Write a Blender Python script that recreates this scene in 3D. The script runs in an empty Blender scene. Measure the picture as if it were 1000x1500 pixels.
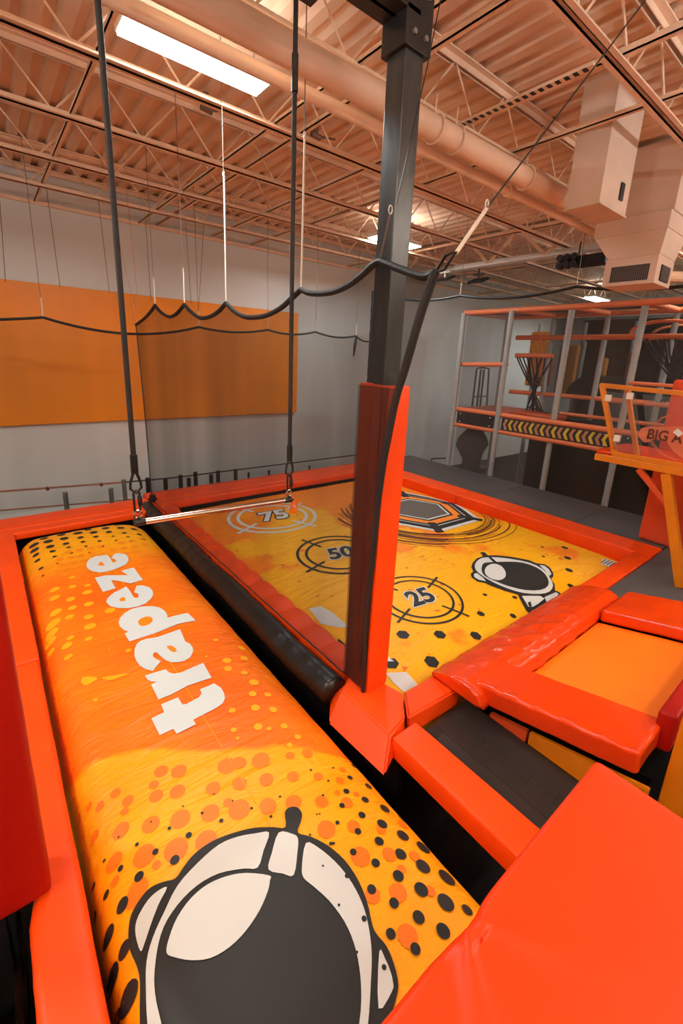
import bpy, bmesh, math, random
from mathutils import Vector, Matrix, noise
random.seed(7)
SC = bpy.context.scene
C = SC.collection
PI = math.pi

# ------------------------------------------------------------------ camera
YAW, PITCH, ROLL, FPX, CXP, CYP, CAMH = math.radians(50.81313174), math.radians(14.74949266), math.radians(2.59844872), 645.31949, 500.0, 694.482, 2.2
_f = Vector((math.cos(YAW)*math.cos(PITCH), math.sin(YAW)*math.cos(PITCH), -math.sin(PITCH)))
_r = _f.cross(Vector((0, 0, 1))).normalized(); _u = _r.cross(_f)
CR = _r*math.cos(ROLL)+_u*math.sin(ROLL); CU = -_r*math.sin(ROLL)+_u*math.cos(ROLL); CF = _f
cam = bpy.data.cameras.new('camera'); camo = bpy.data.objects.new('camera', cam); C.objects.link(camo)
m = Matrix.Identity(4)
for i in range(3):
    m[i][0] = CR[i]; m[i][1] = CU[i]; m[i][2] = -CF[i]
m[0][3] = 0; m[1][3] = 0; m[2][3] = CAMH
camo.matrix_world = m
cam.sensor_fit = 'VERTICAL'; cam.sensor_height = 36; cam.lens = FPX/1500*36
cam.shift_y = -(750-CYP)/1500; cam.clip_start = 0.02; cam.clip_end = 100
SC.camera = camo
EYE = Vector((0, 0, CAMH))
def ray(u, v): return CR*((u-CXP)/FPX)+CU*(-(v-CYP)/FPX)+CF
def onz(u, v, z=0.0): d = ray(u, v); return EYE+d*((z-CAMH)/d.z)
def onx(u, v, x): d = ray(u, v); return EYE+d*(x/d.x)
def ony(u, v, y): d = ray(u, v); return EYE+d*(y/d.y)

# ------------------------------------------------------------------ materials
def lin(c):
    c = c/255.0
    return c/12.92 if c <= .04045 else ((c+.055)/1.055)**2.4
def rgb(r, g, b): return (lin(r), lin(g), lin(b), 1)
def new_mat(name):
    mt = bpy.data.materials.new(name); mt.use_nodes = True
    nt = mt.node_tree; return mt, nt, nt.nodes['Principled BSDF']
def N(nt, t, **kw):
    n = nt.nodes.new(t)
    for k, v in kw.items(): setattr(n, k, v)
    return n
def mat(name, col, rough=.5, metal=0., bump=0., bscale=20., bdist=.01, var=0., vscale=3., stretch=None, spec=None, coat=0.):
    mt, nt, p = new_mat(name)
    p.inputs['Base Color'].default_value = col; p.inputs['Roughness'].default_value = rough; p.inputs['Metallic'].default_value = metal
    if spec is not None: p.inputs['Specular IOR Level'].default_value = spec
    if coat: p.inputs['Coat Weight'].default_value = coat; p.inputs['Coat Roughness'].default_value = .15
    geo = N(nt, 'ShaderNodeNewGeometry')
    src = geo.outputs['Position']
    if stretch:
        mp = N(nt, 'ShaderNodeMapping'); mp.inputs['Scale'].default_value = stretch
        nt.links.new(src, mp.inputs['Vector']); src = mp.outputs['Vector']
    if bump:
        nz = N(nt, 'ShaderNodeTexNoise'); nz.inputs['Scale'].default_value = bscale; nz.inputs['Detail'].default_value = 4
        nt.links.new(src, nz.inputs['Vector'])
        b = N(nt, 'ShaderNodeBump'); b.inputs['Strength'].default_value = bump; b.inputs['Distance'].default_value = bdist
        nt.links.new(nz.outputs['Fac'], b.inputs['Height']); nt.links.new(b.outputs['Normal'], p.inputs['Normal'])
    if var:
        nz = N(nt, 'ShaderNodeTexNoise'); nz.inputs['Scale'].default_value = vscale; nz.inputs['Detail'].default_value = 3
        nt.links.new(src, nz.inputs['Vector'])
        rp = N(nt, 'ShaderNodeValToRGB'); e = rp.color_ramp.elements
        e[0].position = .3; e[1].position = .7
        e[0].color = tuple(c*(1-var) for c in col[:3])+(1,); e[1].color = tuple(min(1, c*(1+var)) for c in col[:3])+(1,)
        nt.links.new(nz.outputs['Fac'], rp.inputs['Fac']); nt.links.new(rp.outputs['Color'], p.inputs['Base Color'])
    return mt
ORANGE = rgb(246, 77, 10)
M = {}
M['vinyl'] = mat('orange_vinyl', ORANGE, .46, bump=.25, bscale=9, bdist=.01, var=.05, spec=.3)
M['vinyl_gloss'] = mat('orange_glossy_vinyl', rgb(230, 68, 8), .22, spec=.5, bump=.45, bscale=7, bdist=.02, var=.06, stretch=(1, 1, .6))
M['vinyl_slab'] = mat('deep_orange_vinyl', rgb(236, 60, 6), .42, bump=.2, bscale=7, bdist=.01, var=.04, spec=.3)
M['red_shade_vinyl'] = mat('red_orange_shade_vinyl', rgb(170, 20, 6), .5, spec=.25, bump=.2, bscale=8)  # the post pad's shade is mixed into this darker red
M['black_vinyl'] = mat('black_vinyl', rgb(24, 22, 21), .36, bump=.5, bscale=9, bdist=.02)
M['black'] = mat('matte_black', rgb(16, 15, 15), .7)
M['pit'] = mat('dark_pit', rgb(9, 8, 8), .9, spec=.08)
M['steel_black'] = mat('black_painted_steel', rgb(74, 78, 80), .32, metal=.45, bump=.3, bscale=30, bdist=.003, var=.35, vscale=9, stretch=(1, 1, .25))
M['plate'] = mat('dark_bolt_plate', rgb(34, 32, 31), .5)
M['chrome'] = mat('polished_steel', rgb(215, 205, 195), .16, metal=1)
M['steel'] = mat('galvanised_steel', rgb(165, 165, 160), .4, metal=.8)
M['dark_steel'] = mat('dark_steel', rgb(66, 62, 60), .35, metal=.8)
M['cable'] = mat('dull_wire', rgb(120, 100, 88), .5, metal=.3)
M['white_rope'] = mat('white_cord', rgb(225, 215, 200), .7)
M['rope'] = mat('black_rope_sleeve', rgb(28, 26, 26), .6, bump=.8, bscale=60, bdist=.004)
M['deckmat'] = mat('charcoal_foam_mat', rgb(78, 80, 80), .62, bump=.2, bscale=12, var=.1, vscale=1.5)
M['wall'] = mat('painted_wall', rgb(218, 221, 218), .36, bump=.06, bscale=6, var=.03, vscale=.8)
M['peach'] = mat('bounce_tinted_paint', rgb(240, 206, 176), .55, var=.07, vscale=4)  # base carries some of the orange bounce light from the pads below
M['peach_deck'] = mat('bounce_tinted_deck_paint', rgb(236, 200, 168), .6, var=.08, vscale=2.5)  # warm bounce light is put into the deck colour too
M['duct'] = mat('duct_paint', rgb(222, 196, 176), .5, var=.06, vscale=3)
M['panel'] = mat('orange_wall_board', rgb(248, 146, 14), .38, bump=.05, bscale=3, var=.03)
M['concrete'] = mat('concrete_floor', rgb(38, 36, 35), .7, var=.15, spec=.2)
M['fix'] = mat('fixture_white', rgb(225, 222, 215), .45)
M['yellow'] = mat('yellow_painted_wood', rgb(218, 130, 12), .4, bump=.1, bscale=14, var=.1, vscale=5)
M['jump'] = mat('orange_trampoline_bed', rgb(252, 128, 12), .5, bump=.15, bscale=200, bdist=.001, var=.04, vscale=2)
M['foam_grey'] = mat('grey_foam_pole', rgb(170, 171, 170), .5, bump=.3, bscale=30, bdist=.004, var=.08, vscale=12)
M['foam_orange'] = mat('orange_foam_rail', rgb(240, 128, 76), .5)
M['foam_platform'] = mat('orange_platform_vinyl', rgb(214, 84, 36), .45, bump=.1)
M['white_print'] = mat('white_print', rgb(212, 221, 222), .5, bump=.15, bscale=14, bdist=.01)
M['dark_print'] = mat('dark_print', rgb(42, 43, 43), .5, spec=.3, bump=.15, bscale=12, bdist=.01)
M['orange_print'] = mat('orange_print', rgb(250, 138, 12), .5)
M['blob_print'] = mat('soft_orange_print', rgb(246, 122, 4), .5)
M['yellow_print'] = mat('yellow_print', rgb(252, 172, 8), .5)
M['peach_print'] = mat('pale_orange_print', rgb(250, 146, 44), .5)
M['maroon_print'] = mat('brown_line_print', rgb(92, 34, 12), .5)
M['chev_yellow'] = mat('yellow_chevron', rgb(226, 196, 52), .5)
M['chev_tan'] = mat('tan_chevron', rgb(196, 132, 96), .5)
M['grey_print'] = mat('grey_print', rgb(98, 94, 88), .5)
M['dark_cloth'] = mat('dark_cloth', rgb(24, 23, 23), .85, spec=.15)
M['rust'] = mat('rust_brown_paint', rgb(150, 92, 66), .45)
M['tan'] = mat('tan_vinyl', rgb(206, 120, 76), .45, var=.1, vscale=10)
M['glow_screen'] = mat('orange_reflective_foil', rgb(232, 140, 40), .3, bump=.8, bscale=30, bdist=.02, var=.35, vscale=14)
def emis(name, col, s):
    mt, nt, p = new_mat(name); p.inputs['Base Color'].default_value = (.8, .8, .8, 1)
    p.inputs['Emission Color'].default_value = col; p.inputs['Emission Strength'].default_value = s; return mt
M['lamp'] = emis('lamp_diffuser', (1, .97, .92, 1), 9)
def netmat(name, col, op):
    mt, nt, p = new_mat(name); nt.nodes.remove(p)
    out = [n for n in nt.nodes if n.type == 'OUTPUT_MATERIAL'][0]
    t = N(nt, 'ShaderNodeBsdfTransparent'); d = N(nt, 'ShaderNodeBsdfDiffuse'); d.inputs['Color'].default_value = col
    mx = N(nt, 'ShaderNodeMixShader')
    # mesh weave: density varies gently in folds
    geo = N(nt, 'ShaderNodeNewGeometry'); nz = N(nt, 'ShaderNodeTexNoise'); nz.inputs['Scale'].default_value = 1.2
    mp = N(nt, 'ShaderNodeMapping'); mp.inputs['Scale'].default_value = (1.6, 1.6, .15)
    nt.links.new(geo.outputs['Position'], mp.inputs['Vector']); nt.links.new(mp.outputs['Vector'], nz.inputs['Vector'])
    mr = N(nt, 'ShaderNodeMapRange'); mr.inputs['From Min'].default_value = .3; mr.inputs['From Max'].default_value = .7
    mr.inputs['To Min'].default_value = op-.07; mr.inputs['To Max'].default_value = op+.07
    nt.links.new(nz.outputs['Fac'], mr.inputs['Value']); nt.links.new(mr.outputs['Result'], mx.inputs['Fac'])
    nt.links.new(t.outputs[0], mx.inputs[1]); nt.links.new(d.outputs[0], mx.inputs[2]); nt.links.new(mx.outputs[0], out.inputs['Surface'])
    return mt
M['net'] = netmat('black_netting', rgb(54, 51, 48), .47)
M['net_light'] = netmat('thin_netting', rgb(70, 64, 60), .18)
M['net_far'] = netmat('grey_netting', rgb(110, 108, 104), .20)
M['net_dark'] = netmat('dark_netting', rgb(64, 61, 58), .50)
def acrylic():
    mt, nt, p = new_mat('clear_acrylic'); nt.nodes.remove(p)
    out = [n for n in nt.nodes if n.type == 'OUTPUT_MATERIAL'][0]
    t = N(nt, 'ShaderNodeBsdfTransparent'); t.inputs['Color'].default_value = (.93, .9, .87, 1)
    g = N(nt, 'ShaderNodeBsdfGlossy'); g.inputs['Roughness'].default_value = .08
    mx = N(nt, 'ShaderNodeMixShader'); mx.inputs['Fac'].default_value = .12
    nt.links.new(t.outputs[0], mx.inputs[1]); nt.links.new(g.outputs[0], mx.inputs[2]); nt.links.new(mx.outputs[0], out.inputs['Surface'])
    return mt
M['acrylic'] = acrylic()
M['etch'] = netmat('frosted_etching', rgb(226, 140, 106), .62)
M['amber'] = netmat('amber_plastic', rgb(240, 120, 20), .55)

def bag_material(name, kind):
    mt, nt, p = new_mat(name); L = nt.links.new
    geo = N(nt, 'ShaderNodeNewGeometry'); sx = N(nt, 'ShaderNodeSeparateXYZ'); L(geo.outputs['Position'], sx.inputs[0])
    nz = N(nt, 'ShaderNodeTexNoise'); nz.inputs['Scale'].default_value = 3.5; nz.inputs['Detail'].default_value = 3; L(geo.outputs['Position'], nz.inputs['Vector'])
    Y = rgb(253, 172, 6); O = rgb(252, 128, 4); O2 = rgb(247, 104, 4)
    def math_(op, a, b=None):
        n = N(nt, 'ShaderNodeMath', operation=op)
        for i, q in enumerate((a, b)):
            if q is None: continue
            if isinstance(q, (int, float)): n.inputs[i].default_value = q
            else: L(q, n.inputs[i])
        return n.outputs[0]
    def ramp(v, a, b, ca=None, cb=None):
        r = N(nt, 'ShaderNodeValToRGB'); r.color_ramp.elements[0].position = a; r.color_ramp.elements[1].position = b
        if ca: r.color_ramp.elements[0].color = ca; r.color_ramp.elements[1].color = cb
        L(v, r.inputs['Fac']); return r.outputs['Color']
    def mix(f, a, b):
        n = N(nt, 'ShaderNodeMixRGB'); L(f, n.inputs[0])
        for i, q in ((1, a), (2, b)):
            if isinstance(q, tuple): n.inputs[i].default_value = q
            else: L(q, n.inputs[i])
        return n.outputs[0]
    if kind == 'trapeze':
        # orange middle band printed between two yellow ends, ragged edge towards the camera
        ys = math_('ADD', sx.outputs['Y'], math_('MULTIPLY', math_('SUBTRACT', nz.outputs['Fac'], .5), .18))
        near = N(nt, 'ShaderNodeMapRange'); near.inputs['From Min'].default_value = -.38; near.inputs['From Max'].default_value = -.34
        tilt = math_('ADD', ys, math_('MULTIPLY', sx.outputs['X'], .62))
        near.inputs['From Min'].default_value = 2.40; near.inputs['From Max'].default_value = 2.44; L(tilt, near.inputs['Value'])
        far = N(nt, 'ShaderNodeMapRange'); far.inputs['From Min'].default_value = 4.55; far.inputs['From Max'].default_value = 5.2; L(ys, far.inputs['Value'])
        band = math_('SUBTRACT', near.outputs['Result'], far.outputs['Result'])
        n2 = N(nt, 'ShaderNodeTexNoise'); n2.inputs['Scale'].default_value = 1.4; L(geo.outputs['Position'], n2.inputs['Vector'])
        oo = mix(ramp(n2.outputs['Fac'], .35, .65), O, O2)
        yy = mix(ramp(n2.outputs['Fac'], .4, .75), Y, rgb(250, 160, 6))
        col = mix(band, yy, oo)
    else:
        n2 = N(nt, 'ShaderNodeTexNoise'); n2.inputs['Scale'].default_value = .75; n2.inputs['Detail'].default_value = 6; n2.inputs['Roughness'].default_value = .62; L(geo.outputs['Position'], n2.inputs['Vector'])
        g = math_('MULTIPLY', math_('SUBTRACT', math_('SUBTRACT', sx.outputs['Y'], math_('MULTIPLY', sx.outputs['X'], -.35)), 5.1), .07)
        v = math_('ADD', n2.outputs['Fac'], g)
        col = mix(ramp(v, .50, .56), rgb(253, 184, 8), rgb(250, 138, 14))
        vo = N(nt, 'ShaderNodeTexNoise'); vo.inputs['Scale'].default_value = 9; vo.inputs['Detail'].default_value = 1; L(geo.outputs['Position'], vo.inputs['Vector'])
        col = mix(ramp(vo.outputs['Fac'], .70, .73), col, rgb(234, 124, 10))
    L(col, p.inputs['Base Color'])
    p.inputs['Roughness'].default_value = .46; p.inputs['Specular IOR Level'].default_value = .4
    b1 = N(nt, 'ShaderNodeTexNoise'); b1.inputs['Scale'].default_value = 5; b1.inputs['Detail'].default_value = 5; b1.inputs['Distortion'].default_value = .8
    mp = N(nt, 'ShaderNodeMapping'); mp.inputs['Rotation'].default_value = (0, 0, .7); mp.inputs['Scale'].default_value = (.6, 2.0, 1)
    L(geo.outputs['Position'], mp.inputs['Vector']); L(mp.outputs['Vector'], b1.inputs['Vector'])
    bp = N(nt, 'ShaderNodeBump'); bp.inputs['Strength'].default_value = .55; bp.inputs['Distance'].default_value = .04; L(b1.outputs['Fac'], bp.inputs['Height'])
    L(bp.outputs['Normal'], p.inputs['Normal'])
    return mt
M['bag1'] = bag_material('printed_airbag_fabric', 'trapeze')
M['bag2'] = bag_material('printed_target_airbag_fabric', 'target')

# ------------------------------------------------------------------ building helpers
def link_mesh(name, bm, mats, parent=None, smooth=False):
    """bm is in world coordinates; origin goes to the middle of the underside (or the parent's origin)."""
    bmesh.ops.recalc_face_normals(bm, faces=bm.faces)
    me = bpy.data.meshes.new(name)
    if parent is not None: o0 = parent['_o'] if '_o' in parent else parent.location
    else:
        xs = [v.co.x for v in bm.verts]; ys = [v.co.y for v in bm.verts]; zs = [v.co.z for v in bm.verts]
        o0 = Vector(((min(xs)+max(xs))/2, (min(ys)+max(ys))/2, min(zs)))
    o0 = Vector(o0)
    bmesh.ops.translate(bm, verts=bm.verts, vec=-o0)
    bm.to_mesh(me); bm.free()
    for q in (mats if isinstance(mats, (list, tuple)) else [mats]): me.materials.append(M[q] if isinstance(q, str) else q)
    if smooth:
        for p in me.polygons: p.use_smooth = True
        if smooth != 'all':
            try: me.set_sharp_from_angle(angle=math.radians(40))
            except Exception: pass
    o = bpy.data.objects.new(name, me); C.objects.link(o)
    if parent is not None: o.parent = parent
    else: o.location = o0
    return o
def worldloc(o):
    l = o.location.copy()
    while o.parent: o = o.parent; l = l+o.location
    return l
def part(name, bm, mats, parent, smooth=False, label=None):
    # parent chain has only translations
    w = worldloc(parent)
    bmesh.ops.recalc_face_normals(bm, faces=bm.faces)
    bmesh.ops.translate(bm, verts=bm.verts, vec=-w)
    me = bpy.data.meshes.new(name); bm.to_mesh(me); bm.free()
    for q in (mats if isinstance(mats, (list, tuple)) else [mats]): me.materials.append(M[q] if isinstance(q, str) else q)
    if smooth:
        for p in me.polygons: p.use_smooth = True
        if smooth != 'all': me.set_sharp_from_angle(angle=math.radians(40))
    o = bpy.data.objects.new(name, me); C.objects.link(o); o.parent = parent
    if label: o['label'] = label
    return o
def tag(o, label, cat, group=None, kind=None):
    o['label'] = label; o['category'] = cat
    if group: o['group'] = group
    if kind: o['kind'] = kind
    return o
def single(name, bm, mats, label, cat, group=None, smooth=False, kind=None):
    return tag(link_mesh(name, bm, mats, None, smooth), label, cat, group, kind)
def thing(name, loc, label, cat, group=None):
    e = bpy.data.objects.new(name, None); e.empty_display_size = .1; C.objects.link(e); e.location = loc
    return tag(e, label, cat, group)
def struct(name, bm, mats, label=None, smooth=False):
    o = link_mesh(name, bm, mats, None, smooth); o['kind'] = 'structure'
    if label: o['label'] = label; o['category'] = name.split('_')[0]
    return o

def B(): return bmesh.new()
def box(bm, x0, x1, y0, y1, z0, z1, bev=0, seg=2, mi=0, cut=0):
    t = bmesh.new()
    r = bmesh.ops.create_cube(t, size=1)
    for v in t.verts: v.co = Vector(((x0+x1)/2+v.co.x*(x1-x0), (y0+y1)/2+v.co.y*(y1-y0), (z0+z1)/2+v.co.z*(z1-z0)))
    if bev: bmesh.ops.bevel(t, geom=t.edges[:], offset=bev, segments=seg, affect='EDGES', profile=.5)
    if cut: gridcut(t, cut)
    merge(bm, t, mi)
def merge(bm, t, mi=0):
    mp = {}
    for v in t.verts: mp[v] = bm.verts.new(v.co)
    for f in t.faces:
        try: nf = bm.faces.new([mp[v] for v in f.verts])
        except ValueError: continue
        nf.material_index = mi
    t.free()
def gridcut(t, s, axes=(0, 1, 2)):
    for ax in axes:
        cs = [v.co[ax] for v in t.verts]; a, b = min(cs), max(cs)
        n = int((b-a)/s)
        no = Vector((0, 0, 0)); no[ax] = 1
        for i in range(1, n+1):
            c = a+i*(b-a)/(n+1)
            co = Vector((0, 0, 0)); co[ax] = c
            bmesh.ops.bisect_plane(t, geom=t.verts[:]+t.edges[:]+t.faces[:], plane_co=co, plane_no=no, dist=1e-6)
def obox(bm, c, dx, dy, dz, ax, ay, az, bev=0, mi=0):
    t = bmesh.new(); bmesh.ops.create_cube(t, size=1)
    for v in t.verts: v.co = Vector((v.co.x*dx, v.co.y*dy, v.co.z*dz))
    if bev: bmesh.ops.bevel(t, geom=t.edges[:], offset=bev, segments=2, affect='EDGES')
    for v in t.verts: v.co = c+ax*v.co.x+ay*v.co.y+az*v.co.z
    merge(bm, t, mi)
def beam(bm, a, b, w, h=None, mi=0, bev=0):
    a = Vector(a); b = Vector(b); d = (b-a); L = d.length; d.normalize()
    up = Vector((0, 0, 1)) if abs(d.z) < .95 else Vector((1, 0, 0))
    s = d.cross(up).normalized(); u = s.cross(d)
    obox(bm, (a+b)/2, L, w, h or w, d, s, u, bev, mi)
def tube(bm, pts, r, n=8, mi=0, closed=False, cap=True):
    pts = [Vector(p) for p in pts]; rings = []
    m_ = len(pts); prev = None
    for i, p in enumerate(pts):
        if closed: d = (pts[(i+1) % m_]-pts[i-1])
        else: d = pts[min(i+1, m_-1)]-pts[max(i-1, 0)]
        if d.length < 1e-9: d = Vector((0, 0, 1))
        d.normalize()
        if prev is None:
            up = Vector((0, 0, 1)) if abs(d.z) < .9 else Vector((1, 0, 0)); s = d.cross(up).normalized()
        else:
            s = (prev-d*prev.dot(d)).normalized()
        prev = s; u = s.cross(d)
        rr = r[i] if isinstance(r, (list, tuple)) else r
        rings.append([bm.verts.new(p+s*math.cos(2*PI*k/n)*rr+u*math.sin(2*PI*k/n)*rr) for k in range(n)])
    R_ = range(m_) if closed else range(m_-1)
    for i in R_:
        a, b = rings[i], rings[(i+1) % m_]
        for k in range(n):
            f = bm.faces.new((a[k], a[(k+1) % n], b[(k+1) % n], b[k])); f.material_index = mi
    if cap and not closed:
        for q in (rings[0], rings[-1]):
            f = bm.faces.new(q); f.material_index = mi
def prism(bm, poly, z0, z1, mi=0):
    lo = [bm.verts.new((p[0], p[1], z0)) for p in poly]; hi = [bm.verts.new((p[0], p[1], z1)) for p in poly]
    n = len(poly)
    bm.faces.new(lo).material_index = mi; bm.faces.new(hi).material_index = mi
    for i in range(n): bm.faces.new((lo[i], lo[(i+1) % n], hi[(i+1) % n], hi[i])).material_index = mi
def hexa(bm, bot, top, mi=0):
    lo = [bm.verts.new(p) for p in bot]; hi = [bm.verts.new(p) for p in top]; n = len(bot)
    bm.faces.new(lo).material_index = mi; bm.faces.new(hi).material_index = mi
    for i in range(n): bm.faces.new((lo[i], lo[(i+1) % n], hi[(i+1) % n], hi[i])).material_index = mi
def wrinkle(bm, amp, sc, stretch=(1, 1, 1), seed=0.):
    bm.normal_update()
    for v in bm.verts:
        q = Vector((v.co.x*stretch[0], v.co.y*stretch[1], v.co.z*stretch[2]))*sc+Vector((seed, seed, seed))
        n1 = noise.noise(q); n2 = 1-abs(noise.noise(q*1.7))*2.2
        v.co += v.normal*amp*(n1*.7+max(0, n2)**3*.6)
def catmull(P, k=6):
    P = [Vector(p) for p in P]; out = []
    for i in range(len(P)-1):
        p0 = P[max(i-1, 0)]; p1 = P[i]; p2 = P[i+1]; p3 = P[min(i+2, len(P)-1)]
        for j in range(k):
            t = j/k
            out.append(.5*((2*p1)+(-p0+p2)*t+(2*p0-5*p1+4*p2-p3)*t*t+(-p0+3*p1-3*p2+p3)*t**3))
    out.append(P[-1]); return out

# ------------------------------------------------------------------ room shell
ZC = 4.57
X0, X1, Y0, Y1 = -5.0, 17.0, -6.0, 8.25
b = B(); box(b, X0-.2, X1+.2, Y0-.2, Y1+.2, -1.1, -.9); struct('floor', b, 'concrete', 'dark concrete floor under the platforms')
def wallbox(name, *a): 
    b = B(); box(b, *a); return struct(name, b, 'wall', {'wall_back': 'off-white painted wall behind the orange board', }.get(name, 'plain painted hall wall'))
wallbox('wall_back', X0-.2, X1+.2, Y1, Y1+.2, -.9, ZC+.3)
wallbox('wall_front', X0-.2, X1+.2, Y0-.2, Y0, -.9, ZC+.3)
wallbox('wall_left', X0-.2, X0, Y0, Y1, -.9, ZC+.3)
wallbox('wall_right', X1, X1+.2, Y0, Y1, -.9, ZC+.3)
b = B(); box(b, X0, X1, Y1-.05, Y1, 4.11, 4.16, .008); struct('trim_1', b, 'peach', 'thin rail along the top of the back wall')
# corrugated steel deck: ribs run along Y
b = B(); P = .2; prof = []
x = X0
while x < X1:
    for dx, dz in ((0, 0), (.085, 0), (.11, .045), (.175, .045)): prof.append((x+dx, ZC+dz))
    x += P
lo = [b.verts.new((p[0], Y0, p[1])) for p in prof]; hi = [b.verts.new((p[0], Y1, p[1])) for p in prof]
for i in range(len(prof)-1): b.faces.new((lo[i], lo[i+1], hi[i+1], hi[i]))
box(b, X0, X1, Y0, Y1, ZC+.1, ZC+.15)
struct('ceiling', b, 'peach_deck', 'corrugated steel ceiling deck with orange bounce light put into its colour')

# joists along X
ZB = 4.1
ys = [8.2]+[7.27, 6.2, 5.03, 3.93, 2.82, 1.62, .45, -.7, -1.85, -3.0, -4.15, -5.3]
ordn = ['against the back wall', 'second out from the back wall', 'third out from the back wall', 'fourth out from the back wall',
        'directly beyond the bright strip light', 'just past the round duct pipe', 'nearest in the upper right corner', 'overhead beside the camera', 'overhead behind the camera',
        'second behind the camera', 'third behind the camera', 'fourth behind the camera', 'last behind the camera']
for i, y in enumerate(ys):
    t = thing('ceiling_joist', (X0, y, ZB), 'bounce-tinted peach open web steel ceiling joist '+ordn[i], 'joist', 'open web joists under the ceiling deck')
    b = B()
    for s in (-1, 1): box(b, X0, X1, y+s*.035-.02, y+s*.035+.02, ZB, ZB+.012); box(b, X0, X1, y+s*.018-.003, y+s*.018+.003, ZB, ZB+.045)
    if i == 0: b.free()
    else: part('bottom_chord', b, 'peach', t)
    b = B()
    for s in (-1, 1): box(b, X0, X1, y+s*.045-.028, y+s*.045+.028, ZC-.014, ZC-.002); box(b, X0, X1, y+s*.02-.003, y+s*.02+.003, ZC-.06, ZC-.002)
    part('top_chord', b, 'peach', t)
    if i:
        b = B(); x = X0; st = .36; k = 0; pts = []
        while x <= X1: pts.append((x, y, (ZB+.02) if k % 2 == 0 else (ZC-.03))); x += st; k += 1
        for p, q in zip(pts, pts[1:]): tube(b, [p, q], .009, 5)
        part('web_rods', b, 'peach', t)
# bridging bars along Y under/over joists
for i, (x, z, w, lab) in enumerate([(.90, 4.135, .035, 'left of the trapeze ropes'), (2.28, 4.135, .035, 'crossing right of the strip light'), (2.57, 4.16, .04, 'meeting the top of the black column'),
        (3.5, 4.16, .045, 'right of the black column top'), (4.25, 4.16, .04, 'in front of the square duct box'), (6.6, 4.14, .04, 'beyond the square duct box'), (8.9, 4.14, .04, 'above the play frame'), (11.4, 4.14, .04, 'beyond the play frame')]):
    b = B(); box(b, x-w/2, x+w/2, Y0, Y1-.06, z, z+.01); box(b, x-w/2, x-w/2+.008, Y0, Y1-.06, z, z+w)
    single('bridging_bar', b, 'peach', 'peach steel angle bar under the ceiling, '+lab, 'ceiling bar', 'bridging bars between the joists')
# slotted strut bar
b = B()
box(b, 3.30, 3.345, 1.7, 2.75, 4.08, 4.10)
for k in range(17):
    box(b, 3.299, 3.346, 1.74+k*.06, 1.77+k*.06, 4.078, 4.0805, mi=1)
single('slotted_bar', b, ['peach', 'plate'], 'slotted strut bar with a row of dark holes under the ceiling', 'ceiling bar')
# wide deck closure strips near the column (light flange)
t = thing('ceiling_girder', (7.55, 3, 3.98), 'heavy truss girder with a pale bottom chord crossing before the play frame', 'girder')
gx = 7.75
b = B(); box(b, gx-.09, gx+.09, .5, 8.1, 4.0, 4.03); box(b, gx-.01, gx+.01, .5, 8.1, 4.03, 4.1); part('bottom_chord', b, 'fix', t)
b = B(); box(b, gx-.09, gx+.09, .5, 8.1, 4.5, 4.53); part('top_chord', b, 'peach', t)
for k in range(7):
    y = 1.0+k*1.1; b = B(); beam(b, (gx, y, 4.03), (gx, y+.5, 4.5), .05); part('diagonal', b, 'peach', t)
    b = B(); beam(b, (gx, y, 4.03), (gx, y-.5, 4.5), .05); part('diagonal', b, 'peach', t)
# pipes
t = thing('ceiling_pipe', (X0, 2.68, 3.8), 'large round peach duct pipe running under the ceiling past the strip light', 'pipe')
b = B(); tube(b, [(X0, 2.64, 3.90), (6.9, 2.64, 3.90)], .085, 20); part('pipe_run', b, 'peach', t, True)
for x in (-1, .6, 2.9, 3.15, 4.2, 5.0):
    b = B(); tube(b, [(x, 2.64+.098*math.cos(a), 3.90+.098*math.sin(a)) for a in [k*2*PI/20 for k in range(20)]], .008, 6, closed=True)
    tube(b, [(x, 2.64, 3.99), (x, 2.64, 4.12)], .006, 5); part('hanger_ring', b, 'peach', t, True)
t = thing('ceiling_pipe', (X0, 2.78, 3.76), 'thinner peach pipe running alongside the large round duct pipe', 'pipe')
b = B(); tube(b, [(X0, 2.86, 3.86), (6.9, 2.86, 3.86)], .042, 14); part('pipe_run', b, 'peach', t, True)
for x in (2.95, 4.3):
    b = B(); tube(b, [(x-.04, 2.86, 3.86), (x+.04, 2.86, 3.86)], .055, 14); part('coupling', b, 'peach', t, True)
# conduit stubs
for i, (x, y, z) in enumerate([(3.1, 4.5, 4.48), (2.0, 4.75, 4.45)]):
    b = B(); tube(b, [(x, y, ZC), (x, y, z)], .03, 10); tube(b, [(x-.05, y, z), (x+.06, y, z-.01)], .03, 10)
    tube(b, [(x, y, z), (x+.12, y+.05, z+.03), (x+.3, y+.05, ZC-.03)], .01, 6)
    single('junction_box', b, 'cable', ['small dark electrical junction on the deck left of the black column', 'small dark electrical junction between the trapeze ropes'][i], 'junction box')
# sprinkler
b = B(); tube(b, [(.42, 6.45, ZC-.02), (.42, 6.45, 4.3)], .014, 8); tube(b, [(.42, 6.45, 4.33), (.42, 6.45, 4.30)], .05, 12); tube(b, [(.42, 6.45, 4.3), (.42, 6.45, 4.22)], .012, 8); tube(b, [(.42, 6.45, 4.225), (.42, 6.45, 4.22)], .03, 12)
single('sprinkler', b, 'cable', 'small ceiling sprinkler head hanging at the far left', 'sprinkler')

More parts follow.
